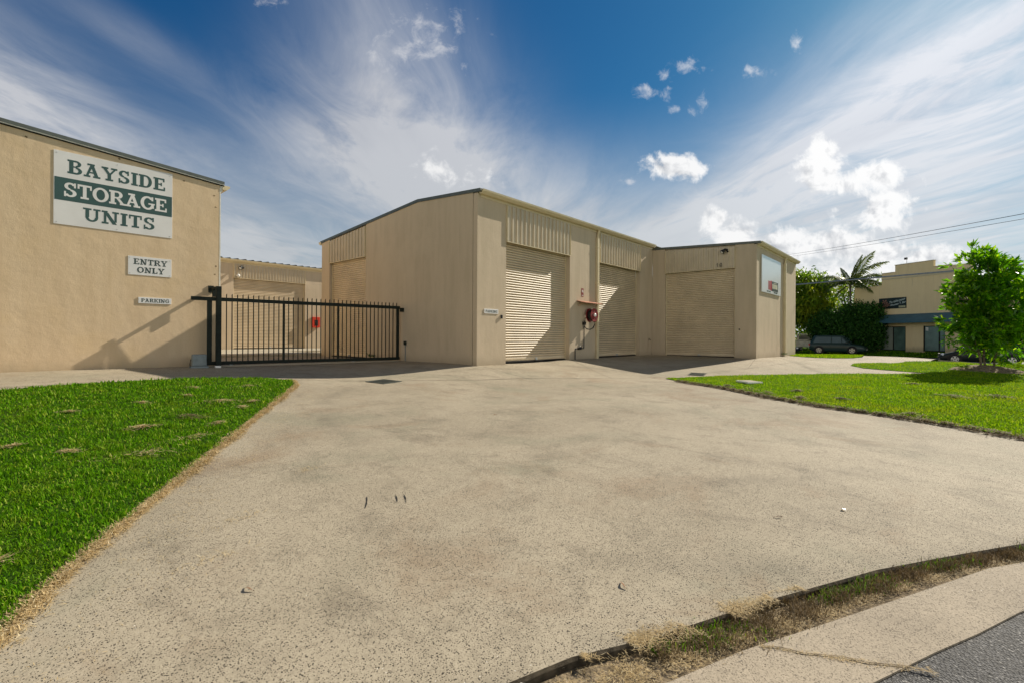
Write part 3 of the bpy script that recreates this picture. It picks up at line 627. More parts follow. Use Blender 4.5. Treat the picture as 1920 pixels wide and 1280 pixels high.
# ================================================================ LETTERING
def ring(cx, cy, ro, ri, a0, a1, n=14):
    an = [math.radians(a0 + (a1 - a0) * i / n) for i in range(n + 1)]
    O = [(cx + ro[0] * math.cos(a), cy + ro[1] * math.sin(a)) for a in an]; I = [(cx + ri[0] * math.cos(a), cy + ri[1] * math.sin(a)) for a in an]
    return [[O[i], O[i + 1], I[i + 1], I[i]] for i in range(n)]
def rc(x0, y0, x1, y1): return [[(x0, y0), (x1, y0), (x1, y1), (x0, y1)]]
T, H = .225, .13
def stem(x, w=.09): return rc(x, H, x + T, 1 - H) + rc(x - w, 0, x + T + w, H) + rc(x - w, 1 - H, x + T + w, 1)
def diag(x0, y0, x1, y1, w): return [[(x0, y0), (x0 + w, y0), (x1 + w, y1), (x1, y1)]]
G = {
 'B': (.80, stem(.09) + rc(.29, 1 - H, .45, 1) + rc(.29, .475, .47, .575) + rc(.29, 0, .45, H) + ring(.44, .7625, (.29, .2375), (.11, .125), -90, 90) + ring(.44, .265, (.34, .265), (.14, .15), -90, 90)),
 'A': (.92, diag(.12, H, .36, 1 - H, .14) + diag(.60, H, .36, 1 - H, .20) + rc(.20, 1 - H, .60, 1) + rc(0, 0, .36, H) + rc(.52, 0, .92, H) + rc(.26, .30, .60, .40)),
 'Y': (.88, rc(.34, H, .54, .46) + diag(.34, .46, .08, 1 - H, .20) + diag(.40, .46, .68, 1 - H, .13) + rc(.22, 0, .66, H) + rc(0, 1 - H, .38, 1) + rc(.54, 1 - H, .90, 1)),
 'S': (.70, ring(.35, .735, (.31, .265), (.12, .145), 20, 270) + ring(.35, .265, (.33, .27), (.13, .15), -160, 90) + rc(.54, .66, .64, 1) + rc(.03, 0, .13, .36)),
 'I': (.40, stem(.10)),
 'D': (.86, stem(.09) + rc(.29, 1 - H, .42, 1) + rc(.29, 0, .42, H) + ring(.41, .5, (.42, .5), (.21, .385), -90, 90)),
 'E': (.80, stem(.09) + rc(.38, 1 - H, .72, 1) + rc(.62, .72, .72, 1 - H) + rc(.38, 0, .76, H) + rc(.66, H, .76, .30) + rc(.29, .45, .50, .55) + rc(.46, .37, .55, .63)),
 'T': (.80, rc(.30, H, .50, 1 - H) + rc(.18, 0, .62, H) + rc(.02, 1 - H, .78, 1) + rc(.02, .68, .12, 1 - H) + rc(.68, .68, .78, 1 - H)),
 'O': (.92, ring(.46, .5, (.45, .52), (.24, .38), 0, 360, 30)),
 'R': (.90, stem(.09) + rc(.38, 1 - H, .47, 1) + rc(.29, .44, .50, .55) + ring(.46, .72, (.32, .28), (.12, .165), -90, 90) + diag(.64, H, .42, .44, .20) + rc(.62, 0, .94, H)),
 'G': (.90, ring(.45, .5, (.44, .52), (.23, .38), 42, 330, 26) + rc(.68, .70, .80, 1) + rc(.66, .12, .84, .42) + rc(.50, .40, .90, .50)),
 'U': (.92, rc(.12, .34, .32, 1 - H) + rc(.66, .34, .80, 1 - H) + rc(0, 1 - H, .44, 1) + rc(.54, 1 - H, .92, 1) + ring(.46, .34, (.34, .35), (.17, .22), 180, 360)),
 'N': (.96, rc(.12, H, .25, 1 - H) + rc(.70, .18, .83, 1 - H) + rc(0, 0, .37, H) + rc(0, 1 - H, .32, 1) + rc(.58, 1 - H, .95, 1) + diag(.60, 0, .12, 1 - H, .24)),
 'P': (.78, stem(.09) + rc(.38, 1 - H, .47, 1) + rc(.29, .40, .47, .51) + ring(.46, .70, (.32, .30), (.12, .185), -90, 90)),
 'K': (.94, stem(.09) + diag(.30, .38, .62, 1 - H, .14) + diag(.64, H, .38, .56, .20) + rc(.54, 1 - H, .90, 1) + rc(.58, 0, .96, H)),
 'L': (.74, stem(.09) + rc(.38, 0, .72, H) + rc(.62, H, .72, .36)),
}
def word(mb, txt, x0, x1, z0, h, y, thick=.0015, gap=.07, sx=1):
    wid = sum(G[c][0] for c in txt) + gap * (len(txt) - 1); k = (x1 - x0) / wid; x = x0; q = 0
    for c in txt:
        for pc in G[c][1]:
            dy = y - thick - (q % 23) * .00006; q += 1
            mb.prism([(x + px * k, dy, z0 + py * h) for px, py in pc], (0, thick, 0))
        x += (G[c][0] + gap) * k
def screws(par, x0, x1, z0, z1, y, r=.011, mid=False):
    for x in ([x0, (x0 + x1) / 2, x1] if mid else [x0, x1]):
        for z in (z0, z1):
            MB().lathe([(r, 0), (r, .004), (r * .4, .006)], (x, y, z), (0, -1, 0), 10).build('screw', M['screw'], par)
t_ = thing('wall_sign', (2.58, YL, 3.54), 'large white and green sign reading BAYSIDE STORAGE UNITS high on the left wall', 'sign')
y = YL - .012
MB().box(1.385, 3.775, y, YL - .004, 3.54, 5.31).build('sign_panel', M['sign'], t_, bevel=.002)
MB().box(1.40, 3.765, y - .002, y - .0002, 4.125, 4.675).build('green_band', M['signgreen'], t_)
m_ = MB(); word(m_, 'BAYSIDE', 1.63, 3.62, 4.80, .335, y); m_.build('lettering', M['signgreen'], t_); m_ = MB(); word(m_, 'UNITS', 1.92, 3.38, 3.70, .325, y); m_.build('lettering', M['signgreen'], t_)
m_ = MB(); word(m_, 'STORAGE', 1.56, 3.66, 4.23, .345, y - .002, .0015, .01); m_.build('lettering', M['sign'], t_)
screws(t_, 1.44, 3.72, 3.59, 5.25, y, .011, True)
t_ = thing('wall_sign', (3.29, YL, 2.46), 'white sign reading ENTRY ONLY below the large sign', 'sign')
MB().box(2.81, 3.765, y + .0, YL - .004, 2.465, 2.955).build('sign_panel', M['sign'], t_, bevel=.002)
m_ = MB(); word(m_, 'ENTRY', 2.925, 3.665, 2.745, .15, y); m_.build('lettering', M['textdark'], t_); m_ = MB(); word(m_, 'ONLY', 3.0, 3.60, 2.53, .15, y); m_.build('lettering', M['textdark'], t_)
screws(t_, 2.85, 3.725, 2.51, 2.91, y, .008)
def parking(x0, x1, z0, z1, yy, label):
    t_ = thing('wall_sign', ((x0 + x1) / 2, yy, z0), label, 'sign')
    MB().box(x0, x1, yy - .02, yy - .003, z0, z1).build('sign_panel', M['sign'], t_, bevel=.002)
    m_ = MB(); word(m_, 'PARKING', x0 + (x1 - x0) * .08, x1 - (x1 - x0) * .07, z0 + .032, (z1 - z0) - .066, yy - .02); m_.build('lettering', M['textdark'], t_)
parking(3.03, 3.765, 1.725, 1.885, YL, 'narrow white PARKING sign low on the left building wall')
parking(10.80, 11.44, 1.62, 1.765, YD, 'narrow white PARKING sign beside the middle shed corner')
# ================================================================ GATE
gA = Vector((4.12, 15.56, 0)); gB = Vector((10.40, 14.66, 0)); gd = (gB - gA).normalized(); gn = Vector((-gd.y, gd.x, 0))
def gbox(mb, s0, s1, w, z0, z1, off=0.0):
    a = gA + gd * s0 + gn * (off - w / 2); b = gA + gd * s1 + gn * (off - w / 2); c = b + gn * w; d_ = a + gn * w
    return mb.add([(*a.xy, z0), (*b.xy, z0), (*c.xy, z0), (*d_.xy, z0), (*a.xy, z1), (*b.xy, z1), (*c.xy, z1), (*d_.xy, z1)],
                  [(0, 3, 2, 1), (4, 5, 6, 7), (0, 1, 5, 4), (1, 2, 6, 5), (2, 3, 7, 6), (3, 0, 4, 7)])
GL = (gB - gA).length
g = thing('sliding_gate', (7.4, 15.2, 0), 'black spiked sliding gate closed across the yard entry', 'gate')
gbox(MB(), .02, GL, .055, 1.86, 1.965).build('top_rail', M['black'], g, bevel=.003)
gbox(MB(), .35, GL, .055, .055, .155).build('bottom_rail', M['black'], g, bevel=.003)
N = 40
for i in range(N):
    sp_ = .74 + (GL - .86) * i / (N - 1); k = .012
    mb = MB()
    thick = .055 if i in (12, 24) else .025
    if thick > .03: gbox(mb, sp_ - .03, sp_ + .03, .05, .156, 1.859)
    else: gbox(mb, sp_ - k, sp_ + k, .025, .156, 1.859)
    c0 = gA + gd * (sp_ - k) - gn * .0125; ex = gn * .025
    mb.prism([(*c0.xy, 1.966), (*(c0 + gd * 2 * k).xy, 1.966), (*(c0 + gd * 2 * k).xy, 2.085), (*c0.xy, 2.055)], ex)
    mb.build('picket', M['black'], g)
gbox(MB(), GL - .10, GL - .03, .05, .156, 1.859).build('end_stile', M['black'], g)
gbox(MB(), .40, .52, .05, .156, 1.859).build('end_stile', M['black'], g)
for q in (1.0, GL - 1.7):
    a = gA + gd * q
    MB().lathe([(.05, -.02), (.05, .02)], (a.x, a.y, .05), gn, 16).build('gate_wheel', M['steel'], g, True)
p_ = thing('gate_post', (4.74, 15.48, 0), 'tall black steel guide post at the gate end against the left wall', 'post')
q = MB(); gbox(q, .60, .73, .12, -.05, 2.27, -.11); q.build('post', M['black'], p_, bevel=.004)
q = MB(); q.box(4.70, 4.77, 15.42, 15.905, 2.20, 2.265); q.box(4.66, 4.80, 15.88, 15.907, 2.12, 2.32); q.box(4.70, 4.77, 15.62, 15.70, 1.985, 2.20); q.build('guide_arm', M['black'], p_)
q = MB(); gbox(q, .56, .70, .16, -.02, .045, -.26); q.build('post_foot', M['white'], p_, bevel=.005)
mt = thing('gate_motor', (4.4, 15.2, 0), 'grey sliding gate motor box on the ground by the left wall', 'gate motor')
q = MB(); gbox(q, .02, .36, .26, .05, .37, -.20); q.build('cover', M['grey'], mt, bevel=.03)
q = MB(); gbox(q, -.02, .40, .30, -.03, .05, -.20); q.build('base', M['grey'], mt, bevel=.005)
MB().tube([(4.06, 15.28, .0), (4.05, 15.28, .12), (4.07, 15.28, .24)], .012, 6).build('cable', M['hose'], mt)
rl = MB(); gbox(rl, .2, GL, .05, .0, .03, 0); rl.build('gate_track', M['ledge'], g)
ct = thing('gate_catch', (10.43, 14.66, 1.8), 'small black gate catch bracket on the middle shed wall', 'gate catch')
MB().box(10.36, 10.488, 14.52, 14.60, 1.76, 1.90).build('catch_plate', M['black'], ct, bevel=.004)
cb = thing('conduit_box', (10.47, 14.42, 0), 'small black switch box on a thin conduit right of the gate', 'switch box')
MB().box(10.42, 10.488, 14.36, 14.45, .58, .72).build('switch_box', M['black'], cb, bevel=.005)
MB().tube([(10.47, 14.405, 0), (10.47, 14.405, .58)], .012, 6).build('conduit', M['grey'], cb)
lk = MB(); lk.box(4.955, 4.985, 15.93, 15.99, .68, .78); tag(lk.build('intercom_box', M['black'], bevel=.004), 'tiny dark box on the left shed corner just inside the gate', 'switch box')
# ================================================================ SMALL FITTINGS
def floodlight(loc, facing, side, label):
    """loc = wall point, facing = outward unit vector, side = sideways unit vector"""
    L = Vector(loc); f = Vector(facing); sdv = Vector(side); u = Vector((0, 0, 1))
    t_ = thing('floodlight', L, label, 'outdoor light')
    MB().lathe([(.055, 0), (.055, .03)], L, f, 14).build('wall_plate', M['hose'], t_, True)
    h0 = L + f * .06
    MB().tube([L + f * .02, h0, h0 + f * .06 + sdv * .08 - u * .03], .022, 8).build('arm', M['hose'], t_)
    ax = (sdv * .55 + f * .45 - u * .70).normalized(); o = h0 + f * .06 + sdv * .06 - u * .0
    hd = MB().lathe([(.03, -.06), (.045, .0), (.085, .10), (.10, .17), (.095, .17), (.0, .13)], o, ax, 18).build('lamp_head', M['hose'], t_, True)
    MB().lathe([(.085, .135), (.06, .18), (.0, .195)], o, ax, 16).build('lamp', M['lens'], hd, True)
    o2 = L + f * .06 - sdv * .05 - u * .07
    MB().lathe([(.03, -.03), (.04, .03)], o2, (sdv * -.2 + f * .6 - u * .5), 12).build('sensor', M['hose'], t_, True)
floodlight((XI - .03, 7.22, 4.80), (-1, 0, 0), (0, 1, 0), 'black floodlight above the far roller door')
floodlight((10.12, 28.95, 4.66), (0, -1, 0), (-1, 0, 0), 'black floodlight above the rear roller door behind the gate')
cmr = thing('dome_camera', (9.93, 28.95, 4.15), 'small white dome fitting at the left end of the rear cladding', 'dome fitting')
MB().lathe([(.09, 0), (.09, .04), (.07, .08), (.03, .11)], (9.93, 28.945, 4.15), (0, -1, 0), 16).build('dome', M['white'], cmr, True)
nm = thing('unit_number', (XI, 7.5, 4.07), 'small faded number 10 over the far roller door', 'number')
q = MB()
q.box(XI - .06, XI - .05, 7.60, 7.63, 4.07, 4.25); q.prism([(XI - .06, 7.63, 4.21), (XI - .06, 7.66, 4.18), (XI - .06, 7.66, 4.205), (XI - .06, 7.63, 4.25)], (.01, 0, 0))
q.build('digit', plain('digit_paint', (.14, .13, .10), .6), nm)
q = MB()
for k in ring(0, 0, (.055, .09), (.028, .062), 0, 360, 20): q.prism([(XI - .06, 7.47 - a, 4.16 + b) for a, b in k], (.01, 0, 0))
q.build('digit', MATS['digit_paint'], nm)
# hose reel with its canopy, riser and valve
hr = thing('fire_hose_reel', (16.75, YD, 1.77), 'dark red fire hose reel mounted on the pillar between the two roller doors', 'hose reel')
hc = (16.75, YD, 1.77)
def disc(y0, name='reel_disc'):
    return MB().lathe([(.05, 0), (.265, 0), (.28, .012), (.265, .024), (.24, .016), (.09, .016), (.05, .03)], (hc[0], y0, hc[2]), (0, -1, 0), 36).build(name, M['red'], hr, True)
disc(YD - .08); fd = disc(YD - .30)
MB().lathe([(.19, -.1), (.22, -.13), (.235, -.17), (.22, -.22), (.235, -.25), (.19, -.29)][::-1], hc, (0, 1, 0), 32).build('wound_hose', M['hose'], hr, True)
MB().lathe([(.075, 0), (.075, .03), (.04, .05)], (hc[0], YD - .325, hc[2]), (0, -1, 0), 20).build('hub', M['white'], hr, True)
for k in range(6):
    a = k * math.pi / 3; MB().lathe([(.03, 0), (.03, .003)], (hc[0] + .165 * math.cos(a), YD - .3175, hc[2] + .165 * math.sin(a)), (0, -1, 0), 12).build('disc_hole', M['dark'], fd)
MB().tube([(16.75, YD - .002, 1.77), (16.75, YD - .1, 1.77)], .03, 10).build('axle', M['steel'], hr)
MB().tube([(16.93, YD - .2, 1.56), (16.95, YD - .2, 1.40), (16.86, YD - .18, 1.26), (16.70, YD - .14, 1.20), (16.52, YD - .10, 1.22), (16.42, YD - .06, 1.32)], .02, 8).build('hose_tail', M['hose'], hr, True)
MB().tube([(16.40, YD - .06, 1.55), (16.40, YD - .05, .47), (16.38, YD - .05, .45), (15.80, YD - .05, .45), (15.79, YD - .05, .43), (15.79, YD - .05, .03)], .019, 8).build('riser_pipe', M['hose'], hr)
q = MB(); q.box(16.35, 16.45, YD - .12, YD - .002, 1.38, 1.50); q.tube([(15.98, YD - .05, .45), (16.2, YD - .05, .45)], .045, 10); q.tube([(16.09, YD - .05, .45), (16.09, YD - .12, .52)], .012, 6)
q.lathe([(.045, 0), (.045, .012)], (16.09, YD - .11, .52), (0, -.8, .6), 14); q.build('valve', M['hose'], hr)
cn = thing('reel_canopy', (16.6, YD, 2.3), 'small faded red metal canopy over the hose reel', 'canopy')
q = MB(); q.prism([(15.95, YD - .002, 2.33), (15.95, YD - .40, 2.24), (15.95, YD - .40, 2.225), (15.95, YD - .002, 2.315)], (1.32, 0, 0)); q.build('canopy_sheet', M['rust'], cn)
for x in (16.05, 17.15): MB().tube([(x, YD - .005, 2.12), (x, YD - .30, 2.25)], .008, 6).build('stay', M['rust'], cn)
fs = thing('fire_sign', (16.33, YD, 2.59), 'small red fire hose sign above the canopy', 'sign')
MB().box(16.27, 16.42, YD - .008, YD - .002, 2.50, 2.83).build('sign_panel', M['red'], fs)
q = MB()
for k in ring(16.345, 2.72, (.045, .05), (.018, .02), 0, 360, 16): q.prism([(a, YD - .0095, b) for a, b in k], (0, .001, 0))
q.prism([(16.375, YD - .0095, 2.73), (16.40, YD - .0095, 2.73), (16.40, YD - .0095, 2.64), (16.385, YD - .0095, 2.64)], (0, .001, 0))
for i in range(5): q.box(16.29 + i * .023, 16.305 + i * .023, YD - .0095, YD - .0085, 2.53, 2.565)
q.build('pictogram', M['white'], fs)
def tap(x, z, yy, label, axis='Y'):
    t_ = thing('garden_tap', (x, yy, 0), label, 'tap')
    MB().tube([(x, yy - .025, .04), (x, yy - .025, z)], .012, 6).build('riser', M['wall'], t_)
    q = MB(); q.tube([(x, yy - .02, z), (x, yy - .10, z + .01), (x, yy - .12, z - .05)], .017, 8); q.lathe([(.035, 0), (.035, .01)], (x, yy - .07, z + .05), (0, 0, 1), 12); q.build('spout', M['hose'], t_)
tap(22.14, .80, YD, 'small black tap on the wall at the inner corner')
kb = MB().box(11.56, 11.62, YD - .05, YD - .002, 1.48, 1.60); tag(kb.build('lock_box', M['hose'], bevel=.008), 'tiny dark key box left of the nearer roller door', 'lock box')
ht = MB().lathe([(.035, 0), (.03, .02)], (XI - .001, 6.68, 1.27), (-1, 0, 0), 12); tag(ht.build('vent_cap', M['hose'], smooth=True), 'small round dark vent cap on the far shed pillar', 'vent')
# red extinguisher cabinet on the rear wall
ex = thing('extinguisher_cabinet', (14.34, 29, 1.4), 'bright red extinguisher cabinet on the rear shed wall, seen through the gate', 'cabinet')
MB().box(14.10, 14.58, 28.84, 28.998, 1.38, 2.02).build('cabinet', M['redbright'], ex, bevel=.01)
q = MB(); q.box(14.24, 14.44, 28.830, 28.8395, 1.50, 1.84); q.build('window', M['hose'], ex)
q = MB(); q.lathe([(.04, 0), (.04, .008)], (14.33, 28.829, 1.70), (0, -1, 0), 14); q.box(14.31, 14.36, 28.82, 28.829, 1.54, 1.66); q.build('extinguisher', M['steel'], ex)
# the large glossy sign on the right wall
gs = thing('wall_sign', (24.9, 6, 2.93), 'large glossy blue-grey sign with a red and dark logo on the far shed', 'sign')
yy = 5.945
MB().box(23.2, 26.5, yy, 5.985, 2.93, 4.57).build('sign_panel', M['gloss'], gs, bevel=.003)
MB().box(24.22, 24.62, yy - .003, yy - .0005, 3.10, 3.50).build('logo_block', plain('logo_pink', (.42, .10, .09), .35), gs)
MB().box(24.622, 24.80, yy - .004, yy - .0005, 3.08, 3.53).build('logo_block', plain('logo_red', (.45, .02, .02), .35), gs)
MB().box(24.802, 25.95, yy - .004, yy - .0005, 3.07, 3.52).build('logo_block', plain('logo_dark', (.05, .06, .045), .35), gs)
q = MB(); cxx = 24.92
for wd in (.16, .07, .13, .12, .15, .10): q.box(cxx, cxx + wd, yy - .006, yy - .0045, 3.19, 3.41); cxx += wd + .035
q.box(25.1, 25.7, yy - .006, yy - .0045, 3.445, 3.475)
q.build('logo_lettering', plain('logo_cream', (.62, .60, .45), .4), gs)
q = MB()
for x0, x1 in ((24.0, 24.28), (24.36, 24.62), (25.2, 25.42), (25.47, 25.85)): q.box(x0, x1, yy - .003, yy - .0005, 2.985, 3.045)
q.build('small_lettering', M['textdark'], gs)
# drains and cover
def grate(cx, cy, ang, w, l, label):
    t_ = thing('drain_grate', (cx, cy, gz(cx, cy)), label, 'drain'); a = R_(ang); ux = Vector((math.cos(a), math.sin(a), 0)); uy = Vector((-ux.y, ux.x, 0))
    def bx(mb, u0, u1, v0, v1, z0, z1):
        o = Vector((cx, cy, 0)); cs = [o + ux * u0 + uy * v0, o + ux * u1 + uy * v0, o + ux * u1 + uy * v1, o + ux * u0 + uy * v1]
        vs = [(p_.x, p_.y, gz(p_.x, p_.y) + z0) for p_ in cs] + [(p_.x, p_.y, gz(p_.x, p_.y) + z1) for p_ in cs]
        mb.add(vs, [(0, 3, 2, 1), (4, 5, 6, 7), (0, 1, 5, 4), (1, 2, 6, 5), (2, 3, 7, 6), (3, 0, 4, 7)])
    q = MB(); bx(q, -l / 2, l / 2, -w / 2, w / 2, -.02, .007); q.build('pit', M['dark'], t_)
    q = MB()
    for v in (-w / 2, w / 2 - .03): bx(q, -l / 2, l / 2, v, v + .03, .0, .016)
    for u in (-l / 2, l / 2 - .03): bx(q, u, u + .03, -w / 2 + .031, w / 2 - .031, .0, .016)
    q.build('frame', M['cap'], t_)
    q = MB(); n = int(l / .05)
    for i in range(1, n): bx(q, -l / 2 + i * l / n - .009, -l / 2 + i * l / n + .009, -w / 2 + .03, w / 2 - .03, .008, .014)
    q.build('bars', M['cap'], t_)
grate(6.93, 10.42, 12, .62, .62, 'square steel drain grate in the concrete in front of the gate')
grate(16.36, 6.18, 12, .5, .7, 'dark drain grate at the tip of the right lawn')
cv = thing('utility_cover', (14.6, 4.05, gz(14.6, 4.05)), 'pale square utility cover set in the right lawn', 'utility cover')
q = MB(); z = gz(14.6, 4.05); q.prism([(14.25, 4.0, z + .02), (14.57, 3.70, z + .02), (14.95, 4.12, z + .02), (14.63, 4.42, z + .02)], (0, 0, .05)); q.build('lid', M['white'], cv, bevel=.006)
q = MB(); q.prism([(14.33, 4.0, z + .071), (14.57, 3.78, z + .071), (14.87, 4.11, z + .071), (14.63, 4.34, z + .071)], (0, 0, .006)); q.build('lid_plate', M['ledge'], cv)
# ================================================================ GRASS
rngn = np.random.default_rng(11)
def scatter(poly, dens, n_try, seed):
    rg = np.random.default_rng(seed); P = np.array(poly); x0, y0 = P.min(0); x1, y1 = P.max(0)
    X = rg.uniform(x0, x1, n_try); Y = rg.uniform(y0, y1, n_try); A = (x1 - x0) * (y1 - y0)
    base = n_try / A; d_ = np.hypot(X, Y); keep = rg.uniform(0, 1, n_try) < dens(d_, X, Y) / base
    X, Y = X[keep], Y[keep]; k = inpoly(X, Y, poly); return X[k], Y[k], rg
def blades(name, X, Y, Z, rg, h, w, lean, mat, curl=.5, **kw):
    n = len(X); az = rg.uniform(0, 2 * np.pi, n); fa = az + np.pi / 2 + rg.normal(0, .5, n)
    ln = lean * (rg.uniform(.86, 1.08, n) if lean > 1.25 else rg.uniform(.3, 1.3, n)); L = h * rg.uniform(.55, 1.35, n); ww = w * rg.uniform(.7, 1.3, n)
    dx, dy = np.cos(az), np.sin(az); sx, sy = np.cos(fa) * ww / 2, np.sin(fa) * ww / 2
    a1 = ln * (.97 if lean > 1.25 else .5); a2 = np.minimum(ln * (1 + curl), 1.6)
    B = np.stack([X, Y, Z], -1)
    Mi = B + np.stack([dx * np.sin(a1) * L * .55, dy * np.sin(a1) * L * .55, np.cos(a1) * L * .55], -1)
    Ti = Mi + np.stack([dx * np.sin(a2) * L * .5, dy * np.sin(a2) * L * .5, np.cos(a2) * L * .5], -1)
    Sd = np.stack([sx, sy, np.zeros(n)], -1)
    V = np.stack([B - Sd, B + Sd, Mi + Sd * .85, Mi - Sd * .85, Ti], 1).reshape(-1, 3)
    i = np.arange(n) * 5
    return fastmesh(name, V, np.stack([i, i + 1, i + 2, i + 3], -1), np.stack([i + 3, i + 2, i + 4], -1), mat, **kw)
def vis(X, Y, lo=-56, hi=56):
    a = np.degrees(np.arctan2(Y, X)) - 41.6; return (a > lo) & (a < hi)
# left lawn
X, Y, rg = scatter(LAWNL, lambda d_, X, Y: np.clip(6500 * (3.2 / np.maximum(d_, 1)) ** 1.35, 0, 6500) * vis(X, Y), 900000, 1)
d_ = np.hypot(X, Y); tuft = .55 + .9 * (np.sin(X * 9.1 + np.sin(Y * 7.3)) * np.sin(Y * 8.7 + np.sin(X * 6.1)) * .5 + .5)
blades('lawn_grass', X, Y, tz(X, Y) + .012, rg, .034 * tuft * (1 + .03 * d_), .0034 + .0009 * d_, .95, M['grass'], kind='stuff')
# right lawn
X, Y, rg = scatter(LAWNR, lambda d_, X, Y: np.clip(2000 * (9 / np.maximum(d_, 1)) ** 1.4, 0, 2000) * vis(X, Y), 1300000, 2)
d_ = np.hypot(X, Y); tuft = .5 + .9 * (np.sin(X * 5.1 + np.sin(Y * 4.3)) * np.sin(Y * 4.7 + np.sin(X * 3.1)) * .5 + .5)
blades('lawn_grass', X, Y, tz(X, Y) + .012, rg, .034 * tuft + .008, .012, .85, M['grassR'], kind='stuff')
X, Y, rg = scatter(VERGE, lambda d_, X, Y: 260 + 0 * d_, 60000, 3)
blades('verge_grass', X, Y, tz(X, Y) + .01, rg, .07, .02, .6, M['grassR'], kind='stuff')
X, Y, rg = scatter([(52.3, -16), (62, -16), (62, 16), (52.3, 16)], lambda d_, X, Y: 90 + 0 * d_, 40000, 4)
blades('verge_grass', X, Y, tz(X, Y) + .01, rg, .14, .04, .6, M['grass'], kind='stuff')
# dry straw along the edges of the lawns
def along(pts, n, spread, seed, bias=0.0):
    rg = np.random.default_rng(seed); P = np.array(pts); L = np.hypot(*np.diff(P, axis=0).T); c = np.concatenate([[0], np.cumsum(L)]); s_ = rg.uniform(0, c[-1], n)
    s_ = np.where(rg.uniform(0, 1, n) < .6, (np.round(s_ / .33 + rg.normal(0, .2, n)) * .33 + rg.normal(0, .07, n)).clip(0, c[-1]), s_)
    i = np.clip(np.searchsorted(c, s_) - 1, 0, len(L) - 1); f = ((s_ - c[i]) / L[i])[:, None]; Q = P[i] * (1 - f) + P[i + 1] * f
    T = (P[i + 1] - P[i]) / L[i][:, None]; Nn = np.stack([-T[:, 1], T[:, 0]], -1)
    keepd = None
    w_ = spread * (.55 + .75 * np.abs(np.sin(s_ * 2.3) * np.sin(s_ * .9 + 1)))
    off = rg.normal(0, 1, n) * w_ + bias; Q = Q + Nn * off[:, None]; return Q[:, 0], Q[:, 1], rg, off
edge = LAWNL[2:13]
X, Y, rg, of = along(edge, 30000, .04, 5, .0); Z = tz(X, Y) + .008 + rg.uniform(0, .028, len(X)) * np.exp(-(of / .05) ** 2)
blades('straw_edge', X, Y, Z, rg, .036, .0028 + .0006 * np.hypot(X, Y), 1.5, M['straw'], .1, kind='stuff')
X, Y, rg, of = along(edge, 14000, .028, 25, .01); blades('straw_edge', X, Y, tz(X, Y) + .012, rg, .03, .003 + .0006 * np.hypot(X, Y), 1.15, M['straw'], .3, kind='stuff')
X, Y, rg, of = along([(.1, 2.7), (.5, 3.4), (1.6, 5.2), (2.6, 6.7), (4.6, 9.5)], 1500, .22, 15, 0); blades('straw_scatter', X, Y, tz(X, Y) + .006, rg, .022, .0016 + .0004 * np.hypot(X, Y), 1.55, M['straw'], .05, kind='stuff')
edge = [(13.9, 5.8), (13.06, 4.35), (11.76, 2.79), (11.07, 1.6), (10.74, .76), (10.41, .06), (9.83, -.84), (9.17, -1.78), (8.8, -2.7)]
X, Y, rg, of = along(edge, 9000, .07, 6, -.05); Z = tz(X, Y) + .01 + rg.uniform(0, .05, len(X)) * np.exp(-(of / .1) ** 2)
blades('thatch_edge', X, Y, Z, rg, .06, .012, 1.3, M['thatch'], .1, kind='stuff')
# strip of dead and living grass in the kerb joint
mid = [((a[0] + b[0]) / 2, (a[1] + b[1]) / 2) for a, b in zip(KERB, GUT)][3:13]
X, Y, rg, of = along(mid, 22000, .05, 7, -.02); Z = tz(X, Y) - .042 + rg.uniform(0, .02, len(X))
blades('kerb_straw', X, Y, Z, rg, .024, .0022, 1.5, M['straw'], .1, kind='stuff')
gm = mid[2:8]
X, Y, rg, of = along(gm, 9000, .05, 8, .02); Z = tz(X, Y) - .038 + rg.uniform(0, .03, len(X))
blades('kerb_thatch', X, Y, Z, rg, .034, .003, 1.1, M['thatch'], .1, kind='stuff')
X, Y, rg, of = along([(2.62, .66), (2.78, .34), (2.95, .03)], 420, .012, 41, .0); blades('kerb_straw', X, Y, tz(X, Y) - .018, rg, .02, .002, 1.5, M['straw'], .02, kind='stuff')
X, Y, rg, of = along(gm, 3200, .045, 9, .045); k = np.sin(X * 9 + Y * 4) + np.sin(X * 4.1 - 1) > -.3; X, Y = X[k], Y[k]
blades('kerb_grass', X, Y, tz(X, Y) - .035, rg, .045, .0045, .9, M['grass'], kind='stuff')
X, Y, rg, of = along([(1.95, 1.27), (2.29, 1.08), (3.02, .75), (3.3, .62)], 5200, .035, 21, .0)
k = np.sin(X * 11 + 1) * np.sin(X * 5.3 + Y * 7) > -.15; X, Y = X[k], Y[k]
blades('kerb_straw', X, Y, tz(X, Y) + .002 + rg.uniform(0, .006, len(X)), rg, .026, .0022, 1.6, M['straw'], .02, kind='stuff')
# tufts of torn thatch lying on the lawns
rg = np.random.default_rng(31)
def clump(lst, mat, name, n, wd, label=None):
    XS = []; YS = []; HS = []
    for cx, cy, r, hgt in lst:
        a = rg.uniform(0, 2 * np.pi, n); q_ = np.abs(rg.normal(0, .5, n)); ex = rg.uniform(0, np.pi); dx = np.cos(a) * q_ * r * 1.5; dy = np.sin(a) * q_ * r * .7
        XS.append(cx + dx * np.cos(ex) - dy * np.sin(ex)); YS.append(cy + dx * np.sin(ex) + dy * np.cos(ex)); HS.append(.03 + hgt * np.exp(-(q_ * 1.6) ** 2) * rg.uniform(.2, 1, n))
    X = np.concatenate(XS); Y = np.concatenate(YS); Z = tz(X, Y) + np.concatenate(HS)
    if label: return blades(name, X, Y, Z, rg, .07, wd, 1.5, mat, .05, label=label, cat='thatch')
    return blades(name, X, Y, Z, rg, .07, wd, 1.5, mat, .05, kind='stuff')
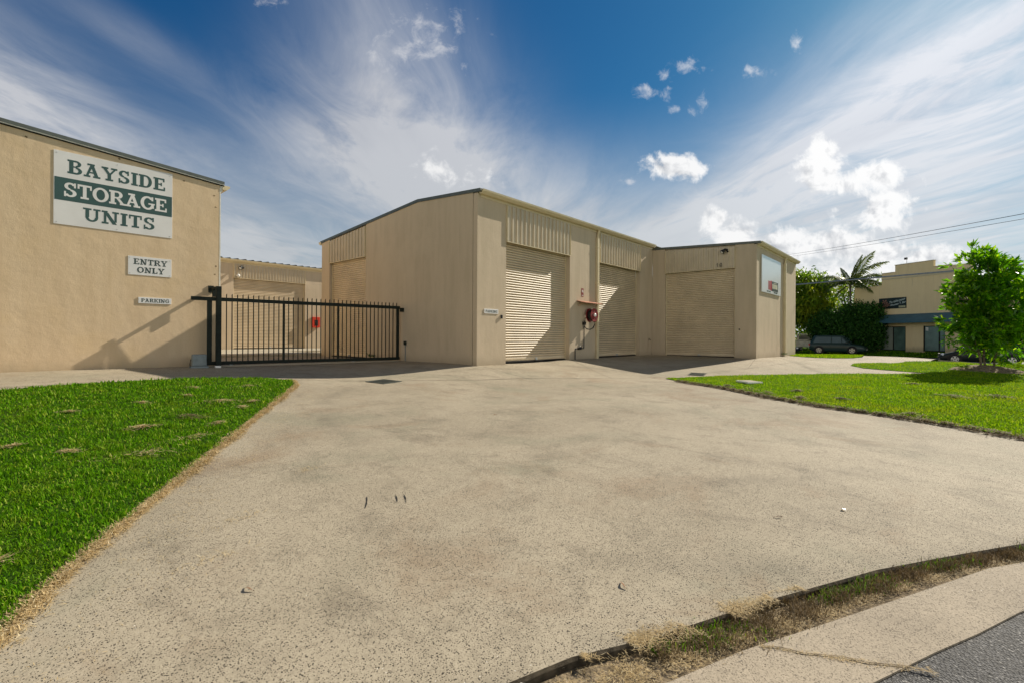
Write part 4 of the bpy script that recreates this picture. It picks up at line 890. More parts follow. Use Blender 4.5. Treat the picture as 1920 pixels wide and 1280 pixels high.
clump([(1.3, 6.5, .30, .03), (1.9, 6.95, .28, .03), (2.35, 7.6, .10, .03), (3.0, 8.5, .13, .03), (.35, 7.7, .09, .02), (3.8, 10.5, .3, .03), (.75, 7.1, .10, .02), (-.2, 8.2, .10, .02), (2.9, 10.6, .12, .03), (1.9, 9.6, .12, .02), (-.9, 6.4, .06, .01), (1.0, 9.4, .1, .02), (3.3, 7.7 + 1.2, .12, .03), (2.6, 9.9, .1, .02), (.1, 9.9, .1, .02)], M['straw'], 'lawn_clippings', 110, .006)
for (x, y, r, h, m_, lb) in ((2.9, 9.1, .3, .05, 'straw', 'widest pale clump of torn dry grass on the left lawn'), (2.2, 8.2, .22, .04, 'thatch', 'brown clump of torn dry grass in the middle of the left lawn'),
                             (1.55, 7.9, .16, .03, 'straw', 'small pale clump of dry grass left of the brown clump on the left lawn'), (-2.3, 9.8, .12, .03, 'straw', 'pale dry grass clump at the left end of the left lawn')):
    clump([(x, y, r, h)], M[m_], 'thatch_clump', 240, .007, lb)
clump([(.12, 4.35, .055, .025)], M['straw'], 'thatch_clump', 120, .004, 'small lone clump of dry grass on the near left lawn')
clump([(12.6, 3.5, .22, .1), (12.2, 3.0, .2, .08), (11.9, 2.3, .22, .06), (13.2, 2.6, .16, .05), (12.4, 1.6, .18, .03), (14.4, -.2, .3, .05), (15.1, -.9, .3, .05), (13.2, 4.2, .2, .06), (10.9, .4, .2, .06), (17, .6, .2, .04)], M['thatch'], 'lawn_clippings', 200, .013)
# ================================================================ LITTER
twigm = plain('dry_leaf', (.22, .11, .05), .8)
def leafobj(x, y, L_, w_, ang, mat, name, label, cat, grp=None, z=0.0, h=.012):
    c, sn = math.cos(ang), math.sin(ang); q = MB(); z0 = gz(x, y) + .004 + z; top = []; bot = []
    for i in range(7):
        u = i / 6; a = (u - .5) * L_; ww = w_ * math.sin(math.pi * min(max(u, .04), .96)); zz = z0 + h * math.sin(u * math.pi) ** 2
        b = .12 * L_ * math.sin(u * 3)
        top.append((x + a * c - (b + ww / 2) * sn, y + a * sn + (b + ww / 2) * c, zz + .004)); bot.append((x + a * c - (b - ww / 2) * sn, y + a * sn + (b - ww / 2) * c, zz))
    q.strip(top, bot); q.strip([(a, b, c_ + .002) for a, b, c_ in top], [(a, b, c_ + .002) for a, b, c_ in bot]); return tag(q.build(name, mat), label, cat, grp)
rr_ = random.Random(6)
for (x, y, a_, lb) in ((5.9, 5.6, .1, 'thin brown leaf alone in the middle of the driveway'), (2.62, 1.42, .9, 'small brown leaf on the driveway just above the kerb grass'), (4.4, 1.0, 2.5, 'dark curled twig on the driveway near the right kerb'), (1.1, 3.0, 1.8, 'small reddish twig on the near left driveway')):
    leafobj(x, y, .085, .012, a_, twigm, 'dry_leaf', lb, 'leaf')
leafobj(1.62, 1.36, .09, .02, .3, M['white'], 'paper_scrap', 'small white paper scrap in the dry grass by the kerb', 'litter', None, -.03)
leafobj(4.95, .62, .05, .03, .8, M['white'], 'paper_scrap', 'tiny white scrap lying on the driveway near its right edge', 'litter')
for (x, y, n, r_) in ((1.05, 3.55, 60, .08), (2.35, 4.9, 50, .06), (1.45, 4.1, 60, .09), (2.1, 5.6, 30, .09)):
    a = rg.normal(0, r_, (n, 2)); X = x + a[:, 0] * 1.4; Y = y + a[:, 1] * .6
    blades('straw_tuft', X, Y, tz(X, Y) + .006, rg, .05, .003, 1.5, M['straw'], .05, kind='stuff')
mk = MB()
for (x0, y0, x1, y1, w_) in ((2.36, 3.80, 2.20, 3.58, .008), (2.56, 3.66, 2.46, 3.50, .006), (2.62, 3.62, 2.51, 3.44, .006)):
    L = []; R2 = []
    for i in range(9):
        u = i / 8; x = x0 + (x1 - x0) * u + .012 * math.sin(u * 2.6); y = y0 + (y1 - y0) * u; ww = w_ * (.4 + rr_.uniform(0, .8)) * math.sin(math.pi * (.1 + .8 * u))
        L.append((x - ww, y, gz(x, y) + .005)); R2.append((x + ww, y, gz(x, y) + .005))
    mk.strip(L, R2)
mk.build('tyre_scuff', M['dark'], kind='structure')
# ================================================================ TREES
def leaves(name, C, Dv, L_, W_, mat, parent, seed, droop=.3, **kw):
    """many single leaves: C root points, Dv directions"""
    rg = np.random.default_rng(seed); n = len(C); Dv = Dv / np.linalg.norm(Dv, axis=1)[:, None]
    rv = rg.normal(0, 1, (n, 3)); Sd = np.cross(Dv, rv); Sd /= np.linalg.norm(Sd, axis=1)[:, None] + 1e-9
    Ls = (L_ * rg.uniform(.6, 1.25, n))[:, None]; Ws = (W_ * rg.uniform(.7, 1.3, n))[:, None]
    mid_ = C + Dv * Ls * .5; tip = C + Dv * Ls + np.array([0, 0, -1]) * Ls * droop * rg.uniform(0, 1, (n, 1))
    V = np.stack([C, mid_ + Sd * Ws * .5, tip, mid_ - Sd * Ws * .5], 1).reshape(-1, 3); i = np.arange(n) * 4
    return fastmesh(name, V, np.stack([i, i + 1, i + 2, i + 3], -1), None, mat, parent, **kw)
def blobs(centers, radii, n, seed, shell=.55):
    rg = np.random.default_rng(seed); k = rg.choice(len(centers), n, p=np.array([r[0] * r[1] * r[2] for r in radii]) ** .7 / sum((r[0] * r[1] * r[2]) ** .7 for r in radii))
    u = rg.normal(0, 1, (n, 3)); u /= np.linalg.norm(u, axis=1)[:, None]; rad = shell + (1 - shell) * rg.uniform(0, 1, n) ** .8
    return np.array(centers)[k] + u * rad[:, None] * np.array(radii)[k], u
TB = Vector((24.6, -1.2, gz(24.6, -1.2)))
T1 = thing('tree', TB, 'bushy bright green broad-leaved tree on a soil mound in the right lawn', 'tree')
rg = np.random.default_rng(77)
cen = [(24.6, -1.2, 2.4), (24.4, -.95, 3.3), (24.85, -1.45, 3.15), (24.1, -.75, 1.9), (25.05, -1.7, 1.9), (24.5, -1.3, 1.35), (24.2, -.85, 1.2), (25.0, -1.65, 1.15), (24.7, -1.1, 3.75), (24.35, -1.0, .75), (24.9, -1.6, .7)]
rad = [(1.05, 1.05, 1.2), (.74, .74, .8), (.76, .76, .78), (.82, .82, .8), (.8, .8, .8), (.85, .85, .65), (.6, .6, .5), (.6, .6, .55), (.42, .42, .42), (.5, .5, .35), (.55, .55, .4)]
Pc, U = blobs(cen, rad, 950, 78, .42)
Pc = Pc + rg.normal(0, .14, Pc.shape)
k = np.sin(Pc[:, 0] * 5.3 + Pc[:, 2] * 3) + np.sin(Pc[:, 1] * 6.1 - Pc[:, 2] * 4.3) > -.95; Pc, U = Pc[k], U[k]
LC = np.repeat(Pc, 14, 0); LU = np.repeat(U, 14, 0)
Dv = LU * .8 + np.array([0, 0, .45]) + rg.normal(0, .5, LC.shape); LC = LC + rg.normal(0, .045, LC.shape)
leaves('crown', LC, Dv, .26, .082, M['leaf'], T1, 79, .35)
Pb = np.array([[23.62, -.22, .85], [23.55, -.15, .95], [23.7, -.3, .75], [23.5, -.1, .8]]); LC = np.repeat(Pb, 16, 0); leaves('low_branch_leaves', LC + rg.normal(0, .07, LC.shape), rg.normal(0, 1, LC.shape) + np.array([-.3, .3, .1]), .17, .06, M['leaf'], T1, 80, .3)
tb = MB()
for i, (dx, dy, hh, lean) in enumerate(((-.10, .10, 2.6, .75), (-.03, .04, 3.4, .15), (.10, -.13, 2.8, .7), (.02, .10, 2.4, .5))):
    b = TB + Vector((dx * 1.3, dy * 1.3, -.05)); a = math.atan2(dy, dx); pts = []
    for j in range(7):
        u = j / 6; pts.append(b + Vector((dx * .8 * u + math.cos(a) * lean * u * u * 1.3, dy * .8 * u + math.sin(a) * lean * u * u * 1.3, hh * u)) + Vector((rg.normal(0, .02), rg.normal(0, .02), 0)))
    tb.tube(pts, [.042 * (1 - .75 * (j / 6)) for j in range(7)], 8)
    for j in range(2, 7):
        for _ in range(3):
            q_ = Pc[rg.integers(len(Pc))]; tb.tube([pts[j], (pts[j] + Vector(q_)) / 2 + Vector((0, 0, -.08)), Vector(q_)], [.016, .011, .006], 5)
tb.tube([TB + Vector((-.05, .05, .5)), (24.0, -.55, .75), (23.6, -.2, .85)], [.02, .015, .008], 5)
tb.build('trunk', M['bark'], T1, True)
# soil mound
q = MB(); n = 26; rings = [(1.15, -.02), (.95, .05), (.6, .13), (.25, .17), (.01, .18)]; vs = []; fs = []
for ri, (r_, h_) in enumerate(rings):
    for k in range(n):
        a = 2 * math.pi * k / n; rr2 = r_ * (1 + .10 * math.sin(3 * a + 1) + .06 * math.sin(7 * a)); x, y_ = TB.x + rr2 * math.cos(a), TB.y + rr2 * math.sin(a)
        vs.append((x, y_, gz(x, y_) + h_ + rr_.uniform(-.015, .015)))
for ri in range(len(rings) - 1):
    for k in range(n): fs.append((ri * n + k, ri * n + (k + 1) % n, (ri + 1) * n + (k + 1) % n, (ri + 1) * n + k))
q.add(vs, fs); q.build('soil_mound', M['soil'], smooth=True, kind='structure')
def lowplant(x, y, r, n, L_, label, mat='leaf', name='low_plant', up_=.5, w_=.02):
    rg = np.random.default_rng(int(x * 100)); base = np.array([x, y, gz(x, y) + .12]); C_ = base + rg.normal(0, r * .3, (n, 3)) * np.array([1, 1, .15]); D_ = rg.normal(0, 1, (n, 3)); D_[:, 2] = np.abs(D_[:, 2]) * up_ + .25
    o = leaves(name, C_, D_, L_, w_, M[mat], None, int(y * 10) + 500, .8); return tag(o, label, 'plant')
lowplant(25.05, -1.95, .4, 160, .5, 'low strappy plant spilling over the right side of the soil mound', 'grassR')
lowplant(24.0, -.55, .2, 70, .22, 'small green weed at the left foot of the mound', 'grassR')
lowplant(27.0, 5.9, .25, 60, .12, 'little weed growing at the foot of the far shed wall', 'leafdark', 'weed')
lowplant(10.35, 16.4, .2, 60, .18, 'small weed at the base of the wall behind the gate', 'leafdark', 'weed')
# trees behind
def bigtree(name, base, cen, rad, n, L_, W_, mat, seed, label, shell=.5, droop=.8, per=10, sp=.28, grp=None, trunk=.22, gaps=-1.1):
    base = Vector(base); T = thing(name, base, label, 'tree', grp); rg = np.random.default_rng(seed)
    Pc, U = blobs(cen, rad, n, seed + 1, shell); g_ = np.sin(Pc[:, 0] * 1.7 + Pc[:, 2] * 1.1) + np.sin(Pc[:, 1] * 1.9 - Pc[:, 2] * 1.4 + 1); Pc, U = Pc[g_ > gaps], U[g_ > gaps]
    k = Pc[:, 2] > base.z + .3; Pc, U = Pc[k], U[k]
    LC = np.repeat(Pc, per, 0); LU = np.repeat(U, per, 0); LC = LC + rg.normal(0, sp, LC.shape); Dv = LU * .5 + rg.normal(0, .7, LC.shape)
    leaves('crown', LC, Dv, L_, W_, mat, T, seed + 2, droop)
    tb = MB(); top = Vector(cen[0])
    pts = [base + Vector((0, 0, -.2)), base.lerp(top, .35) + Vector((.1, -.1, 0)), base.lerp(top, .7), top + Vector((0, 0, rad[0][2] * .4))]; tb.tube(pts, [trunk, trunk * .8, trunk * .55, trunk * .2], 10)
    for i in range(18):
        q_ = Vector(Pc[rg.integers(len(Pc))]); a = pts[1 + i % 2]; tb.tube([a, (a + q_) / 2 + Vector((0, 0, .2)), q_], [trunk * .35, trunk * .22, .02], 6)
    tb.build('trunk', M['barkgrey'], T, True); return T
bigtree('tree', (59.5, 12.6, -.4), [(59.5, 12.4, 5.2), (58.3, 10.2, 4.6), (60.0, 14.5, 6.0), (58.2, 9.4, 3.6), (60.5, 11.2, 6.3)], [(2.6, 2.6, 2.6), (2.0, 2.0, 2.6), (3, 3, 2.6), (1.4, 1.4, 1.5), (2.2, 2.2, 1.8)], 4200, .46, .16, M['leafbg'], 200,
        'tall weeping green tree with yellow-green top beside the far shed', .45, 1.2, 10, .3, None, .25, -.95)
bigtree('tree', (66, 8, -.4), [(66, 8, 4.8), (68, 5, 4.6)], [(2.6, 2.6, 3.2), (2.4, 2.4, 2.8)], 650, .4, .14, M['leafbg'], 230, 'green tree far behind the palm and the dark hedge', .5, .8, 10, .35)
hd_c = [(56.4, 5.9, 1.5), (56.8, 6.2, 3.0), (56.2, 7.6, 1.9), (57.2, 4.9, 2.4), (56.9, 8.8, 2.0), (56.9, 5.0, .9)]; hd_r = [(1.6, 1.6, 2.2), (1.3, 1.5, 1.4), (1.4, 1.6, 1.9), (1.0, .9, 1.9), (1.3, 1.4, 1.8), (1.0, .9, 1.4)]
bigtree('hedge', (56.5, 6.4, -.3), hd_c, hd_r, 2600, .22, .12, M['leafdark'], 260, 'dense dark green climbing hedge left of the shop', .6, .6, 12, .2, None, .15, -3)
bigtree('shrub', (54.0, -2.4, -.3), [(54.0, -2.6, .8), (53.2, -3.5, 1.0)], [(1.0, 1.0, 1.1), (1.1, 1.1, 1.3)], 260, .3, .10, M['leafdark'], 290, 'dark shrub against the shop wall behind the bushy tree', .5, .6, 10, .18, None, .05, -3)
bigtree('tree', (50, -10.5, -.4), [(50, -10, 3.6), (47.8, -8.6, 2.8), (49, -8.2, 5.2)], [(3, 3, 3.4), (2.0, 2.0, 2.6), (1.8, 1.8, 2.0)], 1300, .45, .16, M['leafdark'], 320, 'dark leafy tree at the right edge behind the parked hatchback', .5, .8, 11, .3, None, .2, -1.4)
def palm(base, top, fronds, label, seed, fl=2.6, trunk=.10, dead=0, spear=True, lw=.045):
    T = thing('palm_tree', base, label, 'palm tree'); base = Vector(base); top = Vector(top); rg = np.random.default_rng(seed)
    tb = MB(); tb.tube([base, base.lerp(top, .5) + Vector((.05, 0, 0)), top], [trunk * 1.3, trunk, trunk * .9], 12); tb.build('trunk', M['barkgrey'], T, True)
    for (az, el, ln, dr) in fronds:
        a = R_(az); e = R_(el); pts = []; p_ = Vector(top); dv = Vector((math.cos(a) * math.cos(e), math.sin(a) * math.cos(e), math.sin(e))); n = 16
        for i in range(n): pts.append(p_.copy()); p_ += dv * ln / n; dv = (dv + Vector((0, 0, -dr / n))).normalized()
        V = []; F = []; q = MB(); q.tube(pts, [.03 * (1 - .8 * i / n) for i in range(n)], 5)
        for i in range(2, n):
            t_ = (pts[i] - pts[i - 1]).normalized(); sd_ = t_.cross(Vector((0, 0, 1))).normalized(); u = i / n; L_ = ln * .30 * math.sin(math.pi * min(1, .22 + .8 * u)) + .1
            for side in (-1, 1):
                for j in range(7):
                    o = pts[i - 1].lerp(pts[i], j / 7); d2 = (sd_ * side * .8 + t_ * .7 + Vector((0, 0, .12 + rg.normal(0, .12)))).normalized(); e1 = o + d2 * L_ * .5; e2 = o + d2 * L_ * .95 + Vector((0, 0, -L_ * rg.uniform(.2, .5)))
                    w2 = t_ * lw; q.add([o, e1 + w2, e2, e1 - w2], [(0, 1, 2, 3)])
        me = q.build('frond', M['palm'], T)
    return T
pt = (58.4, 6.9, 6.2)
palm((58.4, 6.9, -.3), pt, [(-115, 66, 4.0, .9), (-95, 56, 4.0, 1.2), (-80, 40, 3.8, 1.4), (-70, 18, 3.4, 1.3), (-88, 30, 3.3, 1.6), (-105, 76, 3.2, .7), (95, 32, 3.4, 1.9), (85, 48, 3.8, 1.9), (110, 20, 3.0, 1.8), (60, 70, 2.2, .8), (-100, 5, 2.6, 1.4), (150, 40, 2.6, 1.6), (-150, 35, 2.8, 1.6), (-60, -10, 2.2, 1.2), (100, -25, 2.2, 1.0), (-20, 55, 2.4, 1.2)], 'tall palm with ragged fronds between the tree and the shop', 401, lw=.036)
palm((50.2, -4.6, -.3), (50.2, -4.6, 4.3), [(110, 25, 3.2, 1.7), (95, -5, 3.0, 1.4), (140, 10, 2.8, 1.6), (80, 50, 2.8, 1.6), (-90, 30, 2.6, 1.4), (180, 30, 2.4, 1.2)], 'palm half hidden behind the bushy tree, fronds over the shop wall', 402, lw=.035)
palm((46.5, -7.0, -.3), (46.5, -7.0, 6.3), [(120, 40, 3.0, 1.9), (85, 30, 3.2, 1.6), (60, 60, 2.6, 1.0), (-60, 30, 2.6, 1.4), (-120, 50, 2.6, 1.4), (170, 20, 2.8, 1.6), (20, 30, 2.6, 1.4)], 'palm at the right edge of the view behind the bushy tree', 403)
# far background foliage beyond the street, one mass
Pc, U = blobs([(75, y_, 2.0 + 1.0 * math.sin(y_ * .7)) for y_ in range(-34, 40, 5)], [(4, 4, 3.2)] * 15, 1500, 450, .4)
LC = np.repeat(Pc, 8, 0) + np.random.default_rng(4).normal(0, .5, (len(Pc) * 8, 3)); leaves('distant_trees', LC, np.random.default_rng(5).normal(0, 1, LC.shape), .7, .3, M['leafbg'], None, 451, .5, kind='stuff')
# ================================================================ SHOP
sp0 = Vector((57.5, 4.5, 0)); su = Vector((-.536, -.844, 0)).normalized(); sn_ = Vector((-su.y, su.x, 0)); sn_ = -sn_ if sn_.dot(Vector((-1, 0, 0))) < 0 else sn_
def SP(a, o, z): v = sp0 + su * a + sn_ * o; return (v.x, v.y, z)
def sbox(mb, a0, a1, o0, o1, z0, z1):
    return mb.add([SP(a0, o0, z0), SP(a1, o0, z0), SP(a1, o1, z0), SP(a0, o1, z0), SP(a0, o0, z1), SP(a1, o0, z1), SP(a1, o1, z1), SP(a0, o1, z1)], [(0, 3, 2, 1), (4, 5, 6, 7), (0, 1, 5, 4), (1, 2, 6, 5), (2, 3, 7, 6), (3, 0, 4, 7)])
SH = thing('shop_building', SP(3, 0, -.2), 'tan two-storey shop with stepped parapet and blue awning across the street', 'building')
shopm = wallmat('shop_render', (.86, .70, .42), (.80, .64, .38), (.87, .71, .43), .01)
w = MB()
def sp_poly(pts, o0, o1): w.prism([SP(a, o0, z) for a, z in pts], tuple(sn_ * (o1 - o0)))
sp_poly([(-2.5, 2.02), (9.5, 2.02), (9.5, 5.8), (7.3, 5.8), (7.3, 7.0), (5.83, 7.03), (4.58, 7.05), (4.58, 7.6), (1.41, 7.6), (1.41, 6.98), (.2, 6.98), (.2, 5.85), (-2.5, 5.85)], -.25, 0)
for a0, a1 in ((-2.5, .05), (2.36, 3.80), (5.5, 9.5)): sbox(w, a0, a1, -.25, -.001, -.6, 2.019)
sbox(w, -2.5, -2.25, -9, -.26, -.6, 5.8); sbox(w, 9.25, 9.5, -9, -.26, -.6, 5.8)
w.build('wall', shopm, SH)
q = MB(); sbox(q, -2.4, 9.4, -9, -.3, 5.3, 5.4); q.build('roof', M['roof'], SH)
q = MB(); sbox(q, .2, 7.3, .002, .05, 6.36, 6.50); sbox(q, 1.38, 4.61, -.28, .04, 7.602, 7.66); sbox(q, 4.62, 5.86, -.28, .04, 7.052, 7.10); sbox(q, .17, 1.38, -.28, .04, 6.982, 7.03); sbox(q, -2.5, .17, -.28, .04, 5.852, 5.90); q.build('parapet_trim', M['trim'], SH)
q = MB(); q.prism([SP(-.6, .002, 3.12), SP(-.6, 1.1, 2.40), SP(-.6, 1.1, 2.30), SP(-.6, .9, 2.30), SP(-.6, .002, 2.95)], tuple(su * 8.2)); q.build('awning', plain('awning_blue', (.045, .13, .17), .5, 0, .12, 2), SH)
gl = plain('shop_glass', (.10, .17, .155), .12, 0, .25, 1.2, .8); bl = plain('blind', (.33, .38, .34), .6, 0, .08, 5)
def window(a0, a1, z0, z1, mul, blind=None):
    f = MB(); sbox(f, a0, a0 + .06, -.16, -.06, z0, z1); sbox(f, a1 - .06, a1, -.16, -.06, z0, z1); sbox(f, a0 + .06, a1 - .06, -.16, -.06, z0, z0 + .06); sbox(f, a0 + .06, a1 - .06, -.16, -.06, z1 - .06, z1); sbox(f, mul - .03, mul + .03, -.155, -.065, z0 + .06, z1 - .06)
    fo = f.build('window', M['dark'], SH); g_ = MB(); sbox(g_, a0 + .06, a1 - .06, -.13, -.12, z0 + .06, z1 - .06); g_.build('pane', gl, fo)
    if blind: b_ = MB(); sbox(b_, blind[0], blind[1], -.119, -.115, z0 + .08, z1 - .08); b_.build('blind', bl, fo)
window(.05, 2.36, -.15, 2.019, 1.22, (.28, 1.16)); window(3.80, 5.5, -.15, 2.019, 5.0)
q = MB(); sbox(q, 3.93, 4.14, -.117, -.113, 1.6, 1.9); q.build('window_notice', M['white'], SH)
ss_ = thing('shop_sign', SP(1.2, 0, 3.66), 'dark shop sign with white script above the blue awning', 'sign')
q = MB(); sbox(q, -.02, 2.42, .01, .05, 3.66, 4.65); q.build('sign_panel', plain('shop_sign_black', (.008, .018, .014), .4), ss_)
def btext(body, size, a, z, ang, shear, mat, par, off=.053, name='lettering'):
    cu = bpy.data.curves.new('t', 'FONT'); cu.body = body; cu.size = size; cu.shear = shear; cu.extrude = .001; cu.offset = size * .012
    ob = bpy.data.objects.new('t', cu); COL.objects.link(ob); dg = bpy.context.evaluated_depsgraph_get(); me = bpy.data.meshes.new_from_object(ob.evaluated_get(dg)); bpy.data.objects.remove(ob)
    o = bpy.data.objects.new(name, me); COL.objects.link(o); me.materials.clear(); me.materials.append(mat)
    X_ = su; Z_ = sn_; Y_ = Vector((0, 0, 1)); mt_ = Matrix((X_, Y_, Z_)).transposed().to_4x4()
    me.transform(Matrix.Translation(SP(a, off, z)) @ mt_ @ Matrix.Rotation(R_(ang), 4, 'Z')); o.parent = par; o.matrix_parent_inverse = par.matrix_basis.inverted(); return o
tw = plain('script_white', (.62, .72, .68), .5)
btext('To take your', .27, .92, 4.12, 12, .35, tw, ss_); btext('Woman T. Bar', .23, 1.02, 3.86, 12, .35, tw, ss_, .054)
q = MB()
for (ca, cz, r_, seed_) in ((.52, 4.30, .24, 1), (.78, 4.02, .20, 2), (.48, 3.86, .17, 3)):
    for k in range(5):
        a0 = k * 1.256 + seed_; q.prism([SP(ca, .0515 + .0004 * k, cz), SP(ca + r_ * math.cos(a0 - .35), .0515 + .0004 * k, cz + r_ * .8 * math.sin(a0 - .35)), SP(ca + r_ * 1.2 * math.cos(a0), .0515 + .0004 * k, cz + r_ * math.sin(a0)), SP(ca + r_ * math.cos(a0 + .35), .0515 + .0004 * k, cz + r_ * .8 * math.sin(a0 + .35))], tuple(sn_ * .001))
q.build('flower_motif', plain('motif_rose', (.26, .13, .085), .5), ss_)
q = MB(); sbox(q, 1.78, 2.36, .0505, .052, 3.72, 3.90); q.build('small_panel', plain('small_pale', (.42, .42, .26), .5), ss_)
cm = thing('roof_camera', SP(2.35, -.1, 7.6), 'thin pole with a small dark box on top of the shop parapet', 'roof camera')
MB().tube([SP(2.35, -.1, 7.6), SP(2.35, -.1, 8.25)], .02, 6).build('pole', M['steel'], cm); q = MB(); sbox(q, 2.18, 2.36, -.2, 0, 8.02, 8.2); q.build('box', M['hose'], cm, bevel=.01)
an = MB().tube([(59.3, 6.0, 5.5), (59.3, 6.0, 9.0)], [.035, .012], 6); tag(an.build('antenna', M['barkgrey']), 'thin antenna mast rising behind the tall palm', 'antenna')
# ================================================================ CARS
glass = plain('car_glass', (.05, .095, .105), .12, 0, .1, 2, .4); tyre = plain('tyre', (.015, .015, .015), .8); rim = plain('rim', (.55, .55, .53), .3, .7); lamp = plain('headlamp', (.75, .78, .78), .1, 0, .05, 5, 1, 0, 1.0); tail = plain('tail_lamp', (.5, .03, .03), .15); plate = plain('number_plate', (.6, .6, .55), .5)
def car(label, col, L_, Wd, Hh, suv, loc, rz, wb, wr, name='parked_car'):
    C_ = thing(name, (0, 0, 0), label, 'car'); paint = plain('car_paint_%d' % int(L_ * 100), col, .3, 0, .04, 1, .3, 0, .2)
    hw = Wd / 2; gc = .20 if suv else .16; belt = Hh * (.575 if suv else .62)
    xf, xr = L_ / 2, -L_ / 2
    # stations: x, lower z, belt z, half width
    if suv: ST = [(xr, .45, .95, .80), (xr + .06, gc + .12, 1.02, .93), (xr + .5, gc, belt, .99), (-.9, gc, belt, 1), (0, gc, belt, 1), (.62, gc, belt - .01, 1), (1.0, gc, belt - .03, .99), (1.5, gc, belt - .12, .97), (xf - .25, gc + .02, belt - .20, .90), (xf - .06, gc + .08, belt - .32, .80), (xf, .36, .62, .70)]
    else: ST = [(xr, .42, .88, .80), (xr + .06, gc + .12, .95, .93), (xr + .5, gc, belt, .99), (-.7, gc, belt, 1), (.1, gc, belt - .02, 1), (.75, gc, belt - .05, .99), (1.2, gc, belt - .13, .96), (1.55, gc + .02, belt - .24, .90), (xf - .08, gc + .08, belt - .38, .78), (xf, .34, .46, .66)]
    vs = []; fs = []; m_ = 10
    for x, zl, zb, k in ST:
        h = hw * k; zm = (zl + zb) / 2
        row = [(h * .80, zl), (h * .97, zl + .10), (h, zm), (h * .985, zb - .10), (h * .93, zb), (h * .5, zb + .035), (0, zb + .045)]
        full = [(x, y_, z) for y_, z in row] + [(x, -y_, z) for y_, z in row[-2::-1]]; vs += full
    k_ = 13
    for i in range(len(ST) - 1):
        for j in range(k_): j2 = (j + 1) % k_; fs.append((i * k_ + j, i * k_ + j2, (i + 1) * k_ + j2, (i + 1) * k_ + j))
    fs += [tuple(range(k_)), tuple((len(ST) - 1) * k_ + j for j in range(k_))]
    bd = MB(); bd.add(vs, fs); body = bd.build('body', paint, C_, True, .02)
    # greenhouse
    if suv: gx = [(xr + .08, xr + .42), (-.35, -.35), (.35, .22), (1.12, .40)]
    else: gx = [(xr + .12, xr + .48), (-.25, -.25), (.35, .25), (1.20, .42)]
    zb0, zt = belt - .02, Hh; hb = hw * .93; ht = hw * .74
    g_ = MB(); pb = [(gx[0][0], hb * .95), (gx[0][0] + .25, hb), (gx[3][0] - .3, hb * .98), (gx[3][0], hb * .80)]; ptp = [(gx[0][1], ht * .92), (gx[0][1] + .3, ht), (gx[3][1] - .25, ht), (gx[3][1], ht * .9)]
    mid_ = [((a[0] * .12 + b[0] * .88), (a[1] * .2 + b[1] * .8)) for a, b in zip(pb, ptp)]
    rings_ = [(pb, zb0), (mid_, zt - .09), (ptp, zt)]; vs = []; fs = []
    for P_, z in rings_: vs += [(x, y_, z) for x, y_ in P_] + [(x, -y_, z) for x, y_ in P_[::-1]]
    for r_ in range(2):
        for j in range(8): j2 = (j + 1) % 8; fs.append((r_ * 8 + j, r_ * 8 + j2, (r_ + 1) * 8 + j2, (r_ + 1) * 8 + j))
    vs.append((( gx[0][1] + gx[3][1]) / 2, 0, zt + .035)); n0 = len(vs) - 1
    for j in range(8): fs.append((16 + j, 16 + (j + 1) % 8, n0))
    g_.add(vs, fs); roof = g_.build('cabin', paint, C_, True, .02)
    # glass set just outside the cabin sides
    def gp(x, z, side, off=.012):
        u = (z - zb0) / (zt - zb0); y_ = hb * .99 + (ht - hb) * min(1, u * .82) + off; return (x, side * y_, z)
    zA, zB = belt + .06, Hh - .13
    for side in (-1, 1):
        for (b0, b1, t0, t1) in ((gx[0][0] + .30, -.42, gx[0][1] + .16, -.40), (-.34, .42, -.33, .36), (.42 + .06, gx[3][0] - .28, .42, gx[3][1] - .02)) if suv else ((gx[0][0] + .30, -.30, gx[0][1] + .16, -.28), (-.22, gx[3][0] - .30, -.20, gx[3][1] - .04)):
            if b1 - b0 < .1: continue
            q = MB(); q.add([gp(b0, zA, side), gp(b1, zA, side), gp(t1, zB, side), gp(t0, zB, side)], [(0, 1, 2, 3)]); q.build('side_window', glass, roof)
    q = MB(); e = .02; q.add([(gx[3][0] + e, hb * .74, zb0 + .06), (gx[3][0] + e, -hb * .74, zb0 + .06), (gx[3][1] + e + .04, -ht * .84, zt - .06), (gx[3][1] + e + .04, ht * .84, zt - .06)], [(0, 1, 2, 3)]); q.build('windscreen', glass, roof)
    q = MB(); q.add([(gx[0][0] - e, hb * .84, zb0 + .06), (gx[0][0] - e, -hb * .84, zb0 + .06), (gx[0][1] - e - .03, -ht * .84, zt - .06), (gx[0][1] - e - .03, ht * .84, zt - .06)], [(0, 1, 2, 3)]); q.build('rear_window', glass, roof)
